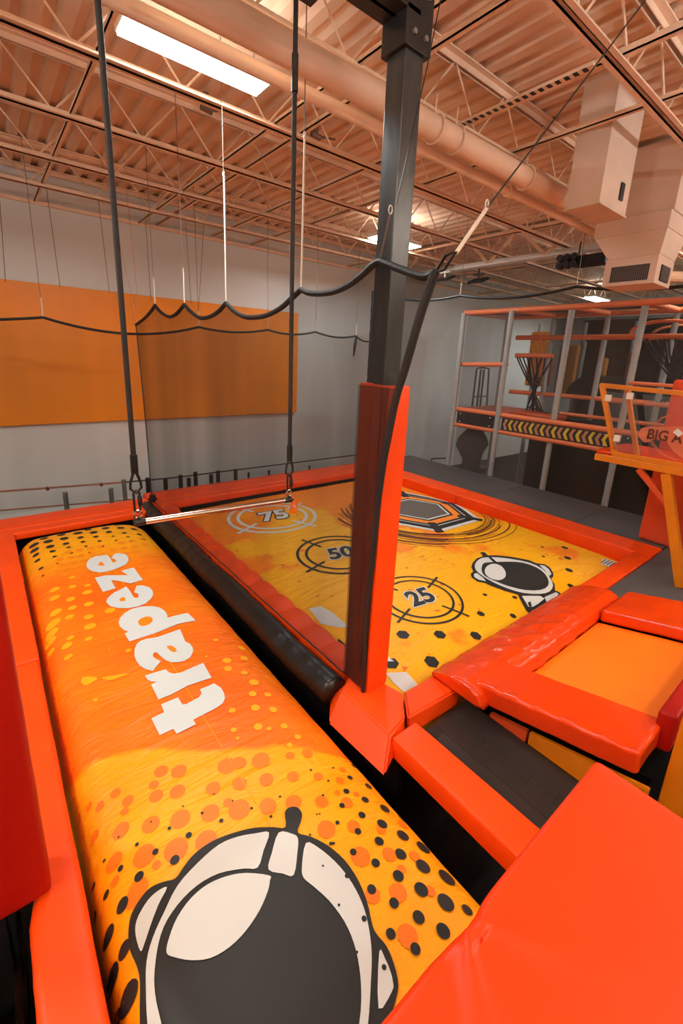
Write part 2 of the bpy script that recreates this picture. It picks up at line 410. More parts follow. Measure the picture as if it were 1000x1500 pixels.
# ducts
t = thing('duct_box', (4.64, 2.14, 3.6), 'square peach duct box with a dark vent slot on its side', 'duct')
b = B(); hexa(b, [(4.36, 2.29, 3.6), (4.36, 2.0, 3.6), (4.93, 2.0, 3.6), (4.93, 2.29, 3.6)], [(4.36, 2.29, 4.56), (4.36, 2.0, 4.56), (4.93, 2.0, 4.56), (4.93, 2.29, 4.56)]); part('box_body', b, 'duct', t)
b = B(); box(b, 4.35, 4.94, 1.99, 2.30, 3.59, 3.605); part('bottom_lip', b, 'duct', t)
b = B(); box(b, 4.72, 4.79, 1.985, 2.0, 3.70, 3.84, .004); part('vent_slot', b, 'plate', t)
t = thing('ceiling_diffuser', (6.02, 2.2, 3.12), 'large peach air diffuser hanging from a duct with dark slatted grilles', 'air diffuser')
x0, x1, y0, y1 = 5.78, 6.28, 1.93, 2.46
b = B(); box(b, x0, x1, y0, y1, 3.13, 3.42, .006); part('grille_box', b, 'duct', t)
b = B(); box(b, x0-.012, x0, y0+.07, y1-.08, 3.17, 3.33, mi=0)
for k in range(20):
    yy = y0+.08+k*(.36/19); box(b, x0-.02, x0-.01, yy, yy+.006, 3.175, 3.325, mi=1)
part('front_grille', b, ['plate', 'cable'], t)
b = B(); box(b, x0+.12, x1-.12, y0-.012, y0, 3.17, 3.33)
for k in range(9): box(b, x0+.12, x1-.12, y0-.02, y0-.01, 3.18+k*.017, 3.185+k*.017, mi=1)
part('side_grille', b, ['plate', 'cable'], t)
b = B(); hexa(b, [(x0, y0, 3.42), (x1, y0, 3.42), (x1, y1-.02, 3.42), (x0, y1-.02, 3.42)], [(x0-.02, y0-.03, 3.66), (x1+.1, y0-.03, 3.66), (x1+.1, y1+.16, 3.66), (x0-.02, y1+.16, 3.66)]); part('flared_neck', b, 'duct', t)
b = B(); box(b, x0-.03, x1+.12, y0-.04, y1+.17, 3.66, 3.83, .006); box(b, x0-.036, x1+.02, y0+.02, y1+.08, 3.69, 3.75); part('collar', b, 'duct', t)
b = B(); box(b, x0+.0, x1+.15, y0-.05, y1+.05, 3.83, 4.5); part('riser', b, 'duct', t)
b = B(); tube(b, [(6.3, 2.05, 3.28), (8.8, 1.2, 3.45)], .06, 12); single('sloping_pipe', b, 'peach', 'pale sloping pipe arm leaving the air diffuser to the right', 'pipe')

# ------------------------------------------------------------------ lights
def fixture(x, y, z, lab, power, UP=.10, sx=1.02, sy=.31):
    t = thing('ceiling_light', (x, y, z), lab, 'ceiling light', 'strip light fixtures')
    b = B(); box(b, x-sx/2, x+sx/2, y-sy/2, y+sy/2, z+.015, z+.075, .008); part('housing', b, 'fix', t)
    b = B(); box(b, x-sx/2+.012, x+sx/2-.012, y-sy/2+.012, y+sy/2-.012, z, z+.014); part('diffuser', b, 'lamp', t)
    for s in (-1, 1):
        b = B(); tube(b, [(x+s*sx*.4, y, z+.07), (x+s*sx*.4, y, ZC)], .004, 4); part('hanging_wire', b, 'cable', t)
    l = bpy.data.lights.new('fixture_lamp', 'AREA'); l.shape = 'RECTANGLE'; l.size = sx*.95; l.size_y = sy*.9; l.energy = power; l.color = (.90, .98, .98)
    lo_ = bpy.data.objects.new('fixture_lamp', l); C.objects.link(lo_); lo_.parent = t; lo_.location = (0, 0, -.01)
    # uplight added above the closed housing to brighten the deck
    l2 = bpy.data.lights.new('added_uplight', 'AREA'); l2.shape = 'RECTANGLE'; l2.size = sx*.95; l2.size_y = sy*.9; l2.energy = power*UP; l2.color = (.92, .98, .98)
    lo2 = bpy.data.objects.new('added_uplight', l2); C.objects.link(lo2); lo2.parent = t; lo2.location = (0, 0, .085); lo2.rotation_euler = (PI, 0, 0)
LP = 74
fixture(1.46, 3.53, 4.15, 'bright white strip light above the trapeze ropes', LP*.8)
fixture(5.85, 6.0, 4.15, 'small bright light half hidden behind the black column', LP)
fixture(14.1, 6.05, 4.15, 'farthest bright light above the play frame', LP)
fixture(9.75, 2.2, 4.15, 'added unseen strip light over the play frame, right of the photo', LP*1.9)  # out-of-view lamp added to brighten the play frame
fixture(-2.6, 3.53, 4.15, 'added unseen strip light left of the photo', LP*1.2)  # this one and those below are unseen lamps added for room brightness
fixture(1.6, -1.2, 4.15, 'added unseen strip light directly behind the camera', LP*.35)
fixture(5.85, -1.4, 4.15, 'added unseen strip light behind the camera to the right', LP*.8)
fixture(10.2, -1.4, 4.15, 'added unseen strip light right of the play frame', LP)
# unseen pendants added to brighten ceiling and walls: closed below, open above
def pendant(x, y, z, lab, up):
    t = thing('added_pendant_light', (x, y, z), lab, 'ceiling light', 'added fill pendant lights')
    b = B(); box(b, x-.9, x+.9, y-.3, y+.3, z, z+.02); 
    for a in ((x-.9, x-.88, y-.3, y+.3), (x+.88, x+.9, y-.3, y+.3), (x-.88, x+.88, y-.3, y-.28), (x-.88, x+.88, y+.28, y+.3)): box(b, *a, z+.02, z+.08)
    part('tray', b, 'fix', t)
    for s in (-1, 1):
        b = B(); tube(b, [(x+s*.8, y, z+.05), (x+s*.8, y, ZC)], .004, 4); part('hanging_wire', b, 'cable', t)
    l2 = bpy.data.lights.new('added_pendant_lamp', 'AREA'); l2.shape = 'RECTANGLE'; l2.size = 1.6; l2.size_y = .5; l2.energy = up; l2.color = (.92, .98, .98)
    lo2 = bpy.data.objects.new('added_pendant_lamp', l2); C.objects.link(lo2); lo2.parent = t; lo2.location = (0, 0, .085); lo2.rotation_euler = (PI, 0, 0)
pendant(-2.8, .8, 3.3, 'added unseen pendant light left of the camera', 380)
pendant(1.2, -3.2, 3.2, 'added unseen pendant light behind the camera', 340)
pendant(6.2, -2.9, 3.2, 'added unseen pendant light behind the camera to the right', 420)
pendant(11.0, -2.9, 3.2, 'added unseen pendant light right of the play frame', 320)

# stage light and floodlights near the ceiling
t = thing('stage_light', (7.9, 3.7, 3.8), 'black stage light fixture hanging beside the air diffuser', 'stage light')
a = onx(835, 385, 7.55); c_ = onx(890, 380, 7.55)
b = B(); box(b, 7.45, 7.7, c_.y, a.y-.08, a.z-.07, a.z+.07, .01); part('body', b, 'black', t)
b = B()
for k in range(3):
    y = a.y+.10-k*.11; tube(b, [(7.38, y, a.z-.05), (7.5, y, a.z-.05)], .052, 14); tube(b, [(7.38, y, a.z+.055), (7.5, y, a.z+.055)], .052, 14)
part('lens_cluster', b, 'black_vinyl', t)
for y in (a.y-.1, c_.y+.1):
    b = B(); tube(b, [(7.58, y, a.z+.05), (7.58, y, 4.12)], .012, 6); part('hanging_rod', b, 'dark_steel', t)
for i, (u, v) in enumerate([(651, 408), (700, 411)]):
    p = onx(u, v, 7.4+.5*i)
    t = thing('floodlight', p, ['grey square floodlight right of the black column', 'dark floodlight hanging between column and stage light'][i], 'floodlight')
    b = B(); obox(b, p, .34, .26, .05, Vector((0, -1, 0)), Vector((.8, 0, .3)).normalized(), Vector((-.3, 0, .8)).normalized(), .01); part('lamp_body', b, 'dark_steel' if i == 0 else 'black', t)
    b = B(); tube(b, [p, p+Vector((0, 0, .25))], .015, 6); box(b, p.x-.02, p.x+.02, p.y-.12, p.y+.12, p.z+.1, p.z+.12); part('bracket', b, 'fix' if i == 0 else 'dark_steel', t)

# ------------------------------------------------------------------ column with pad
t = thing('steel_column', (1.86, 1.925, 0), 'black painted square steel column rising from the orange pad', 'column')
b = B(); box(b, 1.795, 1.925, 1.86, 1.99, -.3, 3.95, .006); part('shaft', b, 'steel_black', t)
b = B(); box(b, 1.77, 1.95, 1.84, 2.01, 3.66, 3.98, .004); part('bolt_plate', b, 'plate', t)
for k, (x, z) in enumerate([(1.82, 3.72), (1.90, 3.72), (1.82, 3.88), (1.90, 3.88)]):
    b = B(); tube(b, [(x, 1.842, z), (x, 1.825, z)], .013, 6); part('bolt', b, 'steel', t)
b = B(); box(b, -2.0, 1.86, 1.84, 2.01, 3.80, 3.82); box(b, -2.0, 1.86, 1.84, 2.01, 4.02, 4.04); box(b, -2.0, 1.86, 1.915, 1.935, 3.8, 4.04)
single('steel_beam', b, 'plate', 'dark steel beam bolted to the top of the black column', 'beam')
t = thing('column_pad', (1.86, 1.925, 0), 'tall orange padded sleeve round the foot of the black column', 'padding')
b = B()
x0, x1, y0, y1 = 1.784, 1.962, 1.80, 2.055
for (a0, a1, c0, c1) in ((x0, x1, y0, y0+.055), (x1-.025, x1, y0+.05, y1), (x0, x1, y1-.04, y1)): box(b, a0, a1, c0, c1, .0, 2.06, .01, 2, cut=.15)
wrinkle(b, .0015, 6, (1, 1, .4)); part('front_pad', b, 'vinyl', t, True)
b = B(); box(b, x0-.004, x0+.024, y0+.057, y0+.13, 0, 2.06, .008, 2); box(b, x0-.004, x0+.024, y0+.132, y1-.006, 0, 2.065, .01, 2); part('side_pad', b, 'vinyl', t, True)

# ------------------------------------------------------------------ trapeze airbag
BX, BW, BYC, BYH = .785, .715, 3.12, 3.0
def surf1(x, y):
    u = min(1, abs((x-BX)/BW)); v = min(1, abs((y-BYC)/BYH))
    f = (1-u**(3.4 if x > BX else 8))**.55*(1-v**22)**.5
    z = -.30+.345*f
    e = math.exp(-max(0, x-(BX-BW))/.07)
    e = math.exp(-max(0, x-(BX-BW)-.02)/.10)
    ph = (y+x*1.25)*26+3.0*noise.noise(Vector((y*1.6, 3, 1)))
    z -= .020*e*(max(0, math.sin(ph))**3)*(.6+.4*noise.noise(Vector((y*3, 1, 5))))*(1 if y < 4.5 else .5)
    e2 = math.exp(-max(0, (BX+BW)-x)/.06)
    z += .005*e2*math.sin(y*17-x*20)
    e3 = math.exp(-max(0, BYC+BYH-y)/.12)
    z += .008*e3*math.sin(x*30)
    return z
def surf2(x, y):
    u = min(1, abs((x-4.06)/2.14)); v = min(1, abs((y-4.05)/2.42))
    f = (1-u**9)**.6*(1-v**9)**.6
    return -.22+.13*f+.04*(1-u*u)*(1-v*v)+.006*noise.noise(Vector((x*1.5, y*1.5, 0)))
def grid_surface(surf, x0, x1, y0, y1, nx, ny, edge_pow=1.0, zb=-.55):
    b = B(); V = []
    def ease(t): return t
    for i in range(nx+1):
        tt = i/nx*2-1; tx = math.copysign(abs(math.sin(tt*PI/2)), tt)*.6+tt*.4
        row = []
        for j in range(ny+1):
            ty = j/ny*2-1; ty = ty*.75+math.sin(ty*PI/2)*.25
            x = (x0+x1)/2+(x1-x0)/2*tx; y = (y0+y1)/2+(y1-y0)/2*ty
            row.append(b.verts.new((x, y, surf(x, y))))
        V.append(row)
    for i in range(nx):
        for j in range(ny): b.faces.new((V[i][j], V[i+1][j], V[i+1][j+1], V[i][j+1]))
    rim = [V[i][0] for i in range(nx+1)]+[V[nx][j] for j in range(1, ny+1)]+[V[i][ny] for i in range(nx-1, -1, -1)]+[V[0][j] for j in range(ny-1, 0, -1)]
    low = [b.verts.new((v.co.x, v.co.y, zb)) for v in rim]
    n = len(rim)
    for i in range(n): b.faces.new((rim[i], rim[(i+1) % n], low[(i+1) % n], low[i]))
    return b
def unproj(surf, u, v):
    z = 0.0; p = onz(u, v, z)
    for _ in range(14):
        z = .5*z+.5*surf(p.x, p.y); p = onz(u, v, z)
    return p
def smoothpoly(P, k=4):
    P = [Vector((p[0], p[1])) for p in P]; n = len(P); out = []
    for i in range(n):
        p0, p1, p2, p3 = P[i-1], P[i], P[(i+1) % n], P[(i+2) % n]
        for j in range(k):
            t = j/k; out.append(.5*((2*p1)+(-p0+p2)*t+(2*p0-5*p1+4*p2-p3)*t*t+(-p0+3*p1-3*p2+p3)*t**3))
    return out
class Print:
    """flat print shapes laid on a fabric surface, layer by layer"""
    def __init__(s, surf, cell, bd): s.bd = bd; s.surf = surf; s.cell = cell; s.layers = []; s.mats = []
    def poly(s, pts, mt, off, ring=None):
        t = bmesh.new(); vs = [t.verts.new((p[0], p[1], 0)) for p in pts]
        try: f = t.faces.new(vs)
        except ValueError: t.free(); return
        bmesh.ops.triangulate(t, faces=t.faces[:])
        s.add(t, mt, off)
    def add(s, t, mt, off, cut=True):
        if cut: gridcut(t, s.cell, (0, 1))
        x0, x1, y0, y1 = s.bd
        bad = [f for f in t.faces if not (x0 < f.calc_center_median().x < x1 and y0 < f.calc_center_median().y < y1)]
        bmesh.ops.delete(t, geom=bad, context='FACES')
        for v in t.verts:
            v.co.x = min(max(v.co.x, x0), x1); v.co.y = min(max(v.co.y, y0), y1); v.co.z = s.surf(v.co.x, v.co.y)+off
        if mt not in s.mats: s.mats.append(mt)
        s.layers.append((t, s.mats.index(mt)))
    def px(s, pts, mt, off, o=(0, 0), k=1.0, smooth=0):
        W = [unproj(s.surf, o[0]+p[0]*k, o[1]+p[1]*k) for p in pts]
        W = [(p.x, p.y) for p in W]
        if smooth: W = smoothpoly(W, smooth)
        s.poly(W, mt, off)
    def dot(s, u, v, r, mt, off, ax=1.0, n=14, rot=0, hexn=False):
        c = unproj(s.surf, u, v); d = (c-EYE).dot(CF); R = r*d/FPX
        n = 6 if hexn else n
        if R < .012: n = min(n, 8)
        s.poly([(c.x+R*math.cos(rot+2*PI*k/n)*ax, c.y+R*math.sin(rot+2*PI*k/n)) for k in range(n)], mt, off)
    def ringseg(s, c, r0, r1, a0, a1, mt, off, n=48):
        t = bmesh.new(); k = max(3, int(n*abs(a1-a0)/(2*PI)))
        A = [t.verts.new((c[0]+r0*math.cos(a0+(a1-a0)*i/k), c[1]+r0*math.sin(a0+(a1-a0)*i/k), 0)) for i in range(k+1)]
        Bv = [t.verts.new((c[0]+r1*math.cos(a0+(a1-a0)*i/k), c[1]+r1*math.sin(a0+(a1-a0)*i/k), 0)) for i in range(k+1)]
        for i in range(k): t.faces.new((A[i], A[i+1], Bv[i+1], Bv[i]))
        s.add(t, mt, off, cut=False)
    def line(s, a, b_, w, mt, off):
        a = Vector(a[:2]); b_ = Vector(b_[:2]); d = (b_-a).normalized(); q = Vector((-d.y, d.x))*w/2
        s.poly([a+q, b_+q, b_-q, a-q], mt, off)
    def build(s, bm, base):
        for t, mi in s.layers:
            for f in t.faces: f.normal_update()
            merge(bm, t, base+mi)
pr = Print(surf1, .045, (BX-BW+.012, BX+BW-.012, BYC-BYH+.02, BYC+BYH-.03))
K = 'dark_print'; Wp = 'white_print'
# dots in the yellow ends and in the orange band
blobs = [(590,75,22),(655,75,25),(830,55,30),(880,45,20),(955,37,25),(780,137,24),(880,122,22),(975,108,22),(650,150,25),(572,165,22),(563,125,16),(423,155,16),(468,183,18),(456,222,13),(770,228,30),(875,215,35),(835,190,16),(980,205,28),(660,250,32),(552,270,28),(442,292,26),(645,362,38),(528,385,35),(755,330,35),(343,318,16),(505,510,34),(490,535,30),(418,408,26),(325,205,10),(365,205,14),(573,420,14),(420,480,14)]
for i, (x, y, r) in enumerate(blobs): pr.dot(x*.4, 1100+y*.4, r*.4*1.1, 'blob_print', .002+.00004*i)
blobs2 = [(80,35,30),(187,18,15),(100,105,23),(197,95,20),(0,120,22),(12,215,25),(105,203,28),(200,190,27),(303,187,22),(320,288,30),(290,95,16),(380,70,12),(395,190,20),(420,278,22),(445,388,32),(550,380,24),(645,388,20),(582,520,30),(618,680,34),(490,530,25),(595,435,15),(700,515,18),(360,155,10),(0,45,22),(520,290,16),(250,10,18),(370,110,14),(430,160,10),(600,270,18)]
for i, (x, y, r) in enumerate(blobs2): pr.dot(350+x*.4, 1100+y*.4, r*.4*1.1, 'blob_print', .0035+.00004*i)
dk = [(420,55,8),(407,100,9),(393,150,10),(377,202,9),(360,265,7),(430,18,7),(480,87,11),(474,131,12),(462,181,12),(450,237,12),(435,297,11),(418,373,11),(543,126,13),(540,161,15),(534,213,16),(524,270,17),(513,333,15),(500,413,14),(485,510,15),(600,165,15),(607,200,18),(603,250,19),(600,312,20),(592,380,19),(583,460,18),(567,560,16),(555,673,16),(668,245,22),(673,297,22),(675,355,23),(674,425,24),(667,510,23),(657,612,20),(645,728,17),(730,298,22),(745,340,24),(755,392,27),(761,465,28),(757,557,28),(747,662,23),(812,385,26),(833,435,29),(845,510,30),(835,585,18),(900,475,22),(117,244,4),(150,170,4),(46,212,4),(263,72,4),(327,112,4),(345,64,4),(307,165,4),(285,235,3),(295,233,3),(336,342,6),(346,341,5),(260,310,4)]
for x, y, r in dk: pr.dot(350+x*.4, 1100+y*.4, r*.4*1.12, K, .0055)
dk2 = [(783,160,3),(852,185,3),(922,213,4),(992,243,5),(670,205,3),(740,230,5),(810,258,7),(620,286,6),(691,311,10),(553,262,3),(501,345,6),(569,372,10),(640,402,15),(434,318,3),(381,405,5),(441,433,9),(509,463,15),(448,568,19),(388,530,10),(342,500,7),(343,637,12),(396,682,20),(455,730,20),(408,852,26),(470,905,32),(425,1010,20)]
for x, y, r in dk2: pr.dot(x*.4, 1100+y*.4, r*.4*1.1, K, .0055)
far = [(235,445,22),(245,470,19),(257,493,14),(267,519,10),(280,553,6),(313,431,20),(323,456,15),(335,474,10),(350,502,7),(380,404,21),(393,426,15),(405,447,11),(420,469,8),(436,500,6),(457,401,18),(468,422,13),(486,443,10),(503,469,6),(515,380,18),(532,399,15),(552,420,8),(567,440,7),(590,379,18),(607,403,12),(625,423,8),(640,444,5),(680,410,12),(703,433,9),(655,385,16),(168,487,21),(175,511,16),(183,538,14),(200,577,12),(210,613,7),(165,463,23),(215,430,20),(300,412,20),(350,395,17),(430,388,16),(570,365,14),(640,356,14),(735,403,10),(750,425,8),(775,450,7)]
for x, y, r in far: pr.dot(x*.3, 660+y*.3, r*.3*.95, 'maroon_print' if r < 10 else K, .0055)
for j in range(6):
    for i in range(12):
        pr.dot((150+i*52+j*9)*.3+40, 660+(505+j*26-i*9)*.3, (17-j)*.3, 'orange_print', .003+.00003*(i+12*j)) if (i+j) % 5 else None
yd = [(195,485,28),(245,565,20),(183,595,18),(250,607,16),(190,520,25),(258,537,14),(330,495,22),(255,460,16),(325,460,18),(265,427,16),(325,413,18),(200,390,20),(260,395,17),(320,370,18),(200,360,18),(205,443,22),(325,540,14),(265,350,14),(320,345,12),(403,437,20),(265,315,12),(185,552,22),(860,530,10),(885,575,16),(830,620,18),(895,612,16),(940,590,14),(835,650,16),(895,665,14),(930,700,20),(925,742,16),(850,803,14),(935,793,18),(945,863,18),(855,875,12),(980,745,14),(1000,800,16),(985,870,10),(870,905,8),(470,583,12),(400,580,5),(405,600,4),(755,605,6),(350,765,9),(790,545,10),(1040,860,15),(1060,930,12),(1090,900,14)]
for i, (x, y, r) in enumerate(yd): pr.dot(x*.4, 720+y*.4, r*.4*.9, 'yellow_print', .003+.00003*i)
pr.px([(298,690),(315,680),(350,682),(355,690),(340,700),(318,712),(300,705)], 'yellow_print', .005, (0, 720), .4, 3)
pr.px([(372,685),(420,675),(475,668),(440,682),(405,693)], 'yellow_print', .005, (0, 720), .4, 3)
# lettering t r a p e z e
O2 = (100, 790)
L_t = [(487,1053),(562,1018),(543,972),(643,930),(668,972),(690,970),(765,930),(782,905),(770,885),(855,848),(895,875),(912,905),(918,935),(905,965),(870,990),(800,1027),(732,1062),(748,1088),(635,1145),(615,1115),(535,1153)]
L_r = [(448,803),(570,765),(588,783),(620,792),(660,785),(790,728),(840,815),(700,862),(600,915),(528,943),(485,855),(520,838),(490,838),(465,828)]
L_a = [(655,530),(685,602),(712,615),(730,640),(731,662),(715,695),(680,716),(650,723),(605,725),(570,712),(540,688),(520,668),(504,668),(496,678),(498,692),(515,706),(542,718),(495,775),(455,766),(420,745),(398,715),(388,685),(388,650),(400,618),(425,598),(460,586),(520,578)]
L_p = [(330,555),(354,546),(325,535),(303,515),(295,490),(305,462),(330,435),(370,412),(430,397),(490,395),(535,403),(568,424),(580,445),(582,463),(700,435),(747,480),(640,500),(520,550),(357,603)]
L_z = [(155,228),(220,214),(350,213),(308,188),(383,168),(437,240),(365,262),(290,245),(252,244),(278,290),(203,312)]
L_e1 = [(222,372),(228,352),(245,333),(270,314),(300,300),(340,280),(362,305),(385,345),(405,347),(413,336),(408,322),(385,315),(400,275),(440,273),(475,285),(495,305),(498,328),(485,352),(455,378),(405,398),(350,407),(290,406),(245,395)]
L_e2 = [(105,155),(112,134),(130,116),(160,102),(230,95),(245,112),(260,138),(275,138),(281,128),(272,119),(252,113),(270,88),(300,84),(335,90),(352,108),(353,128),(338,150),(300,168),(262,182),(220,194),(180,198),(140,190),(113,173)]
for q, LT in enumerate((L_t, L_z)): pr.px(LT, Wp, .006, O2, .25)
for LT in (L_r, L_a, L_p, L_e1, L_e2): pr.px(LT, Wp, .006, O2, .25)
for H_ in ([(575,630),(605,627),(628,642),(636,660),(622,667),(602,660),(585,645)], [(407,487),(422,470),(455,456),(482,458),(495,470),(493,486),(470,503),(440,514),(418,508)],
           [(298,360),(308,348),(326,342),(334,352),(336,364),(308,368)], [(174,153),(184,139),(196,134),(205,144),(213,155),(190,160)]):
    pr.px(H_, 'orange_print', .0075, O2, .25)
# astronaut style helmet
hel = [(417,1192),(424,1184),(435,1184),(442,1193),(440,1206),(436,1221),(455,1227),(480,1240),(505,1262),(525,1292),(538,1325),(544,1352),(550,1368),(566,1388),(577,1415),(583,1445),(578,1470),(572,1500),(565,1560),(480,1680),(330,1720),(240,1650),(212,1560),(205,1500),(205,1440),(200,1416),(191,1395),(188,1370),(192,1342),(204,1320),(220,1302),(240,1293),(257,1288),(270,1270),(285,1252),(310,1234),(340,1222),(372,1214),(400,1213),(418,1213)]
pr.px(hel, K, .0065, smooth=3)
ringL = [(985,305),(965,370),(943,433),(890,437),(800,455),(720,500),(650,570),(600,650),(575,740),(565,840),(572,920),(590,1000),(620,1150),(560,1150),(540,1000),(535,880),(537,780),(560,690),(600,600),(650,500),(720,420),(800,350),(870,320),(940,307)]
pr.px(ringL, Wp, .0100, (0, 1100), .4, 3)
lens = [(985,462),(900,453),(830,465),(760,495),(700,545),(650,615),(620,690),(610,745),(640,762),(700,773),(770,765),(840,725),(900,665),(950,590),(980,520),(988,480)]
pr.px(lens, Wp, .0100, (0, 1100), .4, 3)
pr.px([(612,505),(570,525),(530,570),(500,630),(497,680),(515,740),(530,710),(550,650),(580,570)], Wp, .0100, (0, 1100), .4, 3)
pr.px([(145,305),(190,308),(215,325),(213,380),(200,460),(160,455),(108,440),(120,380)], Wp, .0100, (350, 1100), .4, 3)
pr.px([(245,343),(290,360),(350,410),(400,470),(440,540),(465,610),(480,690),(485,760),(482,850),(470,1020),(440,1150),(410,1150),(440,1000),(447,900),(440,800),(420,710),(385,630),(330,555),(270,500),(236,470),(230,430)], Wp, .0100, (350, 1100), .4, 3)
pr.px([(513,740),(535,770),(552,810),(562,850),(560,885),(510,950)], Wp, .0100, (350, 1100), .4, 3)
for (u, v, r) in ((307,428,4),(365,572,5),(395,465,9),(457,622,10),(431,745,5),(530,800,9)): pr.dot(350+u*.4, 1100+v*.4, r*.4, K, .0125)
# fragment of white writing at the far end
pr.px([(366,125),(372,119),(392,119),(400,122),(396,127)], Wp, .0075, (0, 720), .4)
pr.px([(398,118),(440,112),(443,116),(402,123)], Wp, .0075, (0, 720), .4)
t = thing('trapeze_airbag', (BX, BYC, -.55), 'long orange and yellow airbag lettered trapeze with a helmet print', 'airbag')
b = grid_surface(surf1, BX-BW, BX+BW, BYC-BYH, BYC+BYH, 76, 300)
pr.build(b, 1)
part('printed_top', b, ['bag1']+pr.mats, t, 'all')
b = B(); pts = [(.80, y/20, surf1(.80, y/20)+.002) for y in range(8, 120)]
tube(b, pts, .0022, 6); part('centre_seam', b, 'yellow_print', t, True, 'raised seam down the middle')

# ------------------------------------------------------------------ target airbag
pr = Print(surf2, .10, (2.02, 6.14, 1.69, 6.39))
def U2(u, v): return unproj(surf2, u, v)
def target(c, R, col, wid, ticks, numpx, txt, tmat, omat):
    for r, w in ((R, wid), (R*.79, wid)): pr.ringseg(c, r-w/2, r+w/2, 0, 2*PI, col, .004, 64)
    d0 = (numpx[1]-numpx[0]); ang = math.atan2(d0.y, d0.x)
    for k in range(4):
        a = ang+PI/4*0+k*PI/2+.5
        pr.line((c[0]+R*.56*math.cos(a), c[1]+R*.56*math.sin(a)), (c[0]+R*1.2*math.cos(a), c[1]+R*1.2*math.sin(a)), wid, col, .0046)
    cu = bpy.data.curves.new('n', 'FONT'); cu.body = txt; cu.align_x = 'CENTER'; cu.align_y = 'CENTER'; cu.size = 1; cu.shear = .2
    for mt_, off_, z in ((omat, .075, .005), (tmat, .035, .0062)):
        cu.offset = off_
        ob = bpy.data.objects.new('n', cu); C.objects.link(ob); bpy.context.view_layer.update()
        me = bpy.data.meshes.new_from_object(ob.evaluated_get(bpy.context.evaluated_depsgraph_get())); bpy.data.objects.remove(ob)
        tb = bmesh.new(); tb.from_mesh(me); bpy.data.meshes.remove(me)
        w = d0.length; sc = w/1.25
        ex = Vector((math.cos(ang), math.sin(ang))); ey = Vector((-ex.y, ex.x))
        for v in tb.verts:
            q = Vector(c)+ex*v.co.x*sc+ey*v.co.y*sc*1.15; v.co = Vector((q.x, q.y, 0))
        pr.add(tb, mt_, z, cut=False)
    bpy.data.curves.remove(cu)
def xy(p): return Vector((p.x, p.y))
target(xy(U2(399, 756)), .62, Wp, .05, 0, (xy(U2(373, 759)), xy(U2(424, 750))), '75', Wp, K)
target(xy(U2(497, 811)), .50, K, .035, 0, (xy(U2(472, 811)), xy(U2(518, 803))), '50', K, Wp)
target(xy(U2(614, 876)), .42, K, .024, 0, (xy(U2(591, 884)), xy(U2(634, 871))), '25', K, Wp)
o3 = (560, 780); k3 = .3
for u, v, r in ((100,500,33),(280,500,31),(455,505,29),(240,632,38),(45,640,36),(480,398,20),(637,408,17),(500,305,12),(645,318,13)): pr.dot(o3[0]+u*k3, o3[1]+v*k3, r*k3, K, .004, hexn=True, rot=.35)
for u, v, r in ((890,75,16),(903,125,16),(910,185,17),(920,263,17),(780,72,8),(785,118,8),(870,35,10),(980,20,8)): pr.dot(o3[0]+u*k3, o3[1]+v*k3, r*k3, K, .004)
h2 = [(440,150),(460,128),(490,118),(485,108),(475,100),(485,97),(500,99),(514,113),(560,113),(640,122),(720,138),(752,152),(790,156),(818,174),(832,198),(834,215),(822,228),(840,255),(842,285),(862,292),(880,310),(860,350),(800,400),(740,420),(700,382),(680,345),(660,305),(600,288),(530,262),(500,248),(462,240),(436,222),(430,203),(443,193),(433,170)]
pr.px(h2, K, .0045, o3, k3)
pr.px([(452,155),(472,133),(500,124),(560,123),(640,133),(720,150),(780,180),(818,225),(832,262),(815,290),(770,302),(690,298),(610,275),(540,245),(490,215),(455,185)], Wp, .0055, o3, k3, 2)
pr.px([(500,150),(560,146),(655,146),(720,160),(775,188),(806,225),(808,262),(770,283),(700,284),(620,266),(550,240),(500,215),(484,190),(486,165)], K, .0065, o3, k3, 2)
pr.px([(498,190),(512,165),(545,155),(580,167),(600,195),(598,222),(570,236),(535,230),(508,213)], Wp, .0075, o3, k3, 2)
pr.px([(445,205),(460,200),(490,222),(505,240),(470,233),(448,220)], Wp, .0055, o3, k3)
pr.px([(765,160),(790,164),(812,182),(825,205),(812,215),(790,185)], Wp, .0055, o3, k3)
pr.px([(515,122),(530,122),(558,147),(543,150)], K, .006, o3, k3)
pr.px([(680,312),(770,312),(790,325),(760,350),(735,365),(712,365)], Wp, .0055, o3, k3)
pr.px([(790,318),(845,294),(858,300),(845,335),(800,340)], Wp, .0055, o3, k3)
pr.px([(718,372),(708,345),(722,338),(728,360)], K, .0062, o3, k3)
# hexagon emblem with concentric bands
hc = Vector((5.14, 4.36))
def hexring(R, mt_, off, rot=0.0):
    pr.poly([(hc.x+R*math.cos(rot+k*PI/3), hc.y+R*math.sin(rot+k*PI/3)) for k in range(6)], mt_, off)
for k, (R, mt_) in enumerate([(.98, Wp), (.90, K), (.78, Wp), (.76, K), (.70, 'peach_print'), (.56, K), (.51, Wp), (.47, 'grey_print')]): hexring(R, mt_, .004+.0007*k)
for a in (0, PI/3, 2*PI/3, PI, 4*PI/3, 5*PI/3):
    p0 = hc+Vector((math.cos(a), math.sin(a)))*.62; p1 = hc+Vector((math.cos(a), math.sin(a)))*.99
    pr.line(p0, p1, .12, K, .0092)
for k, R in enumerate((1.04, 1.08, 1.13, 1.2, 1.24, 1.28, 1.36)):
    random.seed(k); a0 = 2.5+random.random()*.4; pr.ringseg(hc+Vector((.02*k, -.01*k)), R, R+(.02 if k % 2 else .010), a0, a0+2.1+random.random()*.8, 'maroon_print', .004)
    a0 = 4.4+random.random()*.3; pr.ringseg(hc+Vector((0, .02*k)), R*.98, R*.98+.010, a0, a0+1.1+random.random()*.4, 'maroon_print', .004)
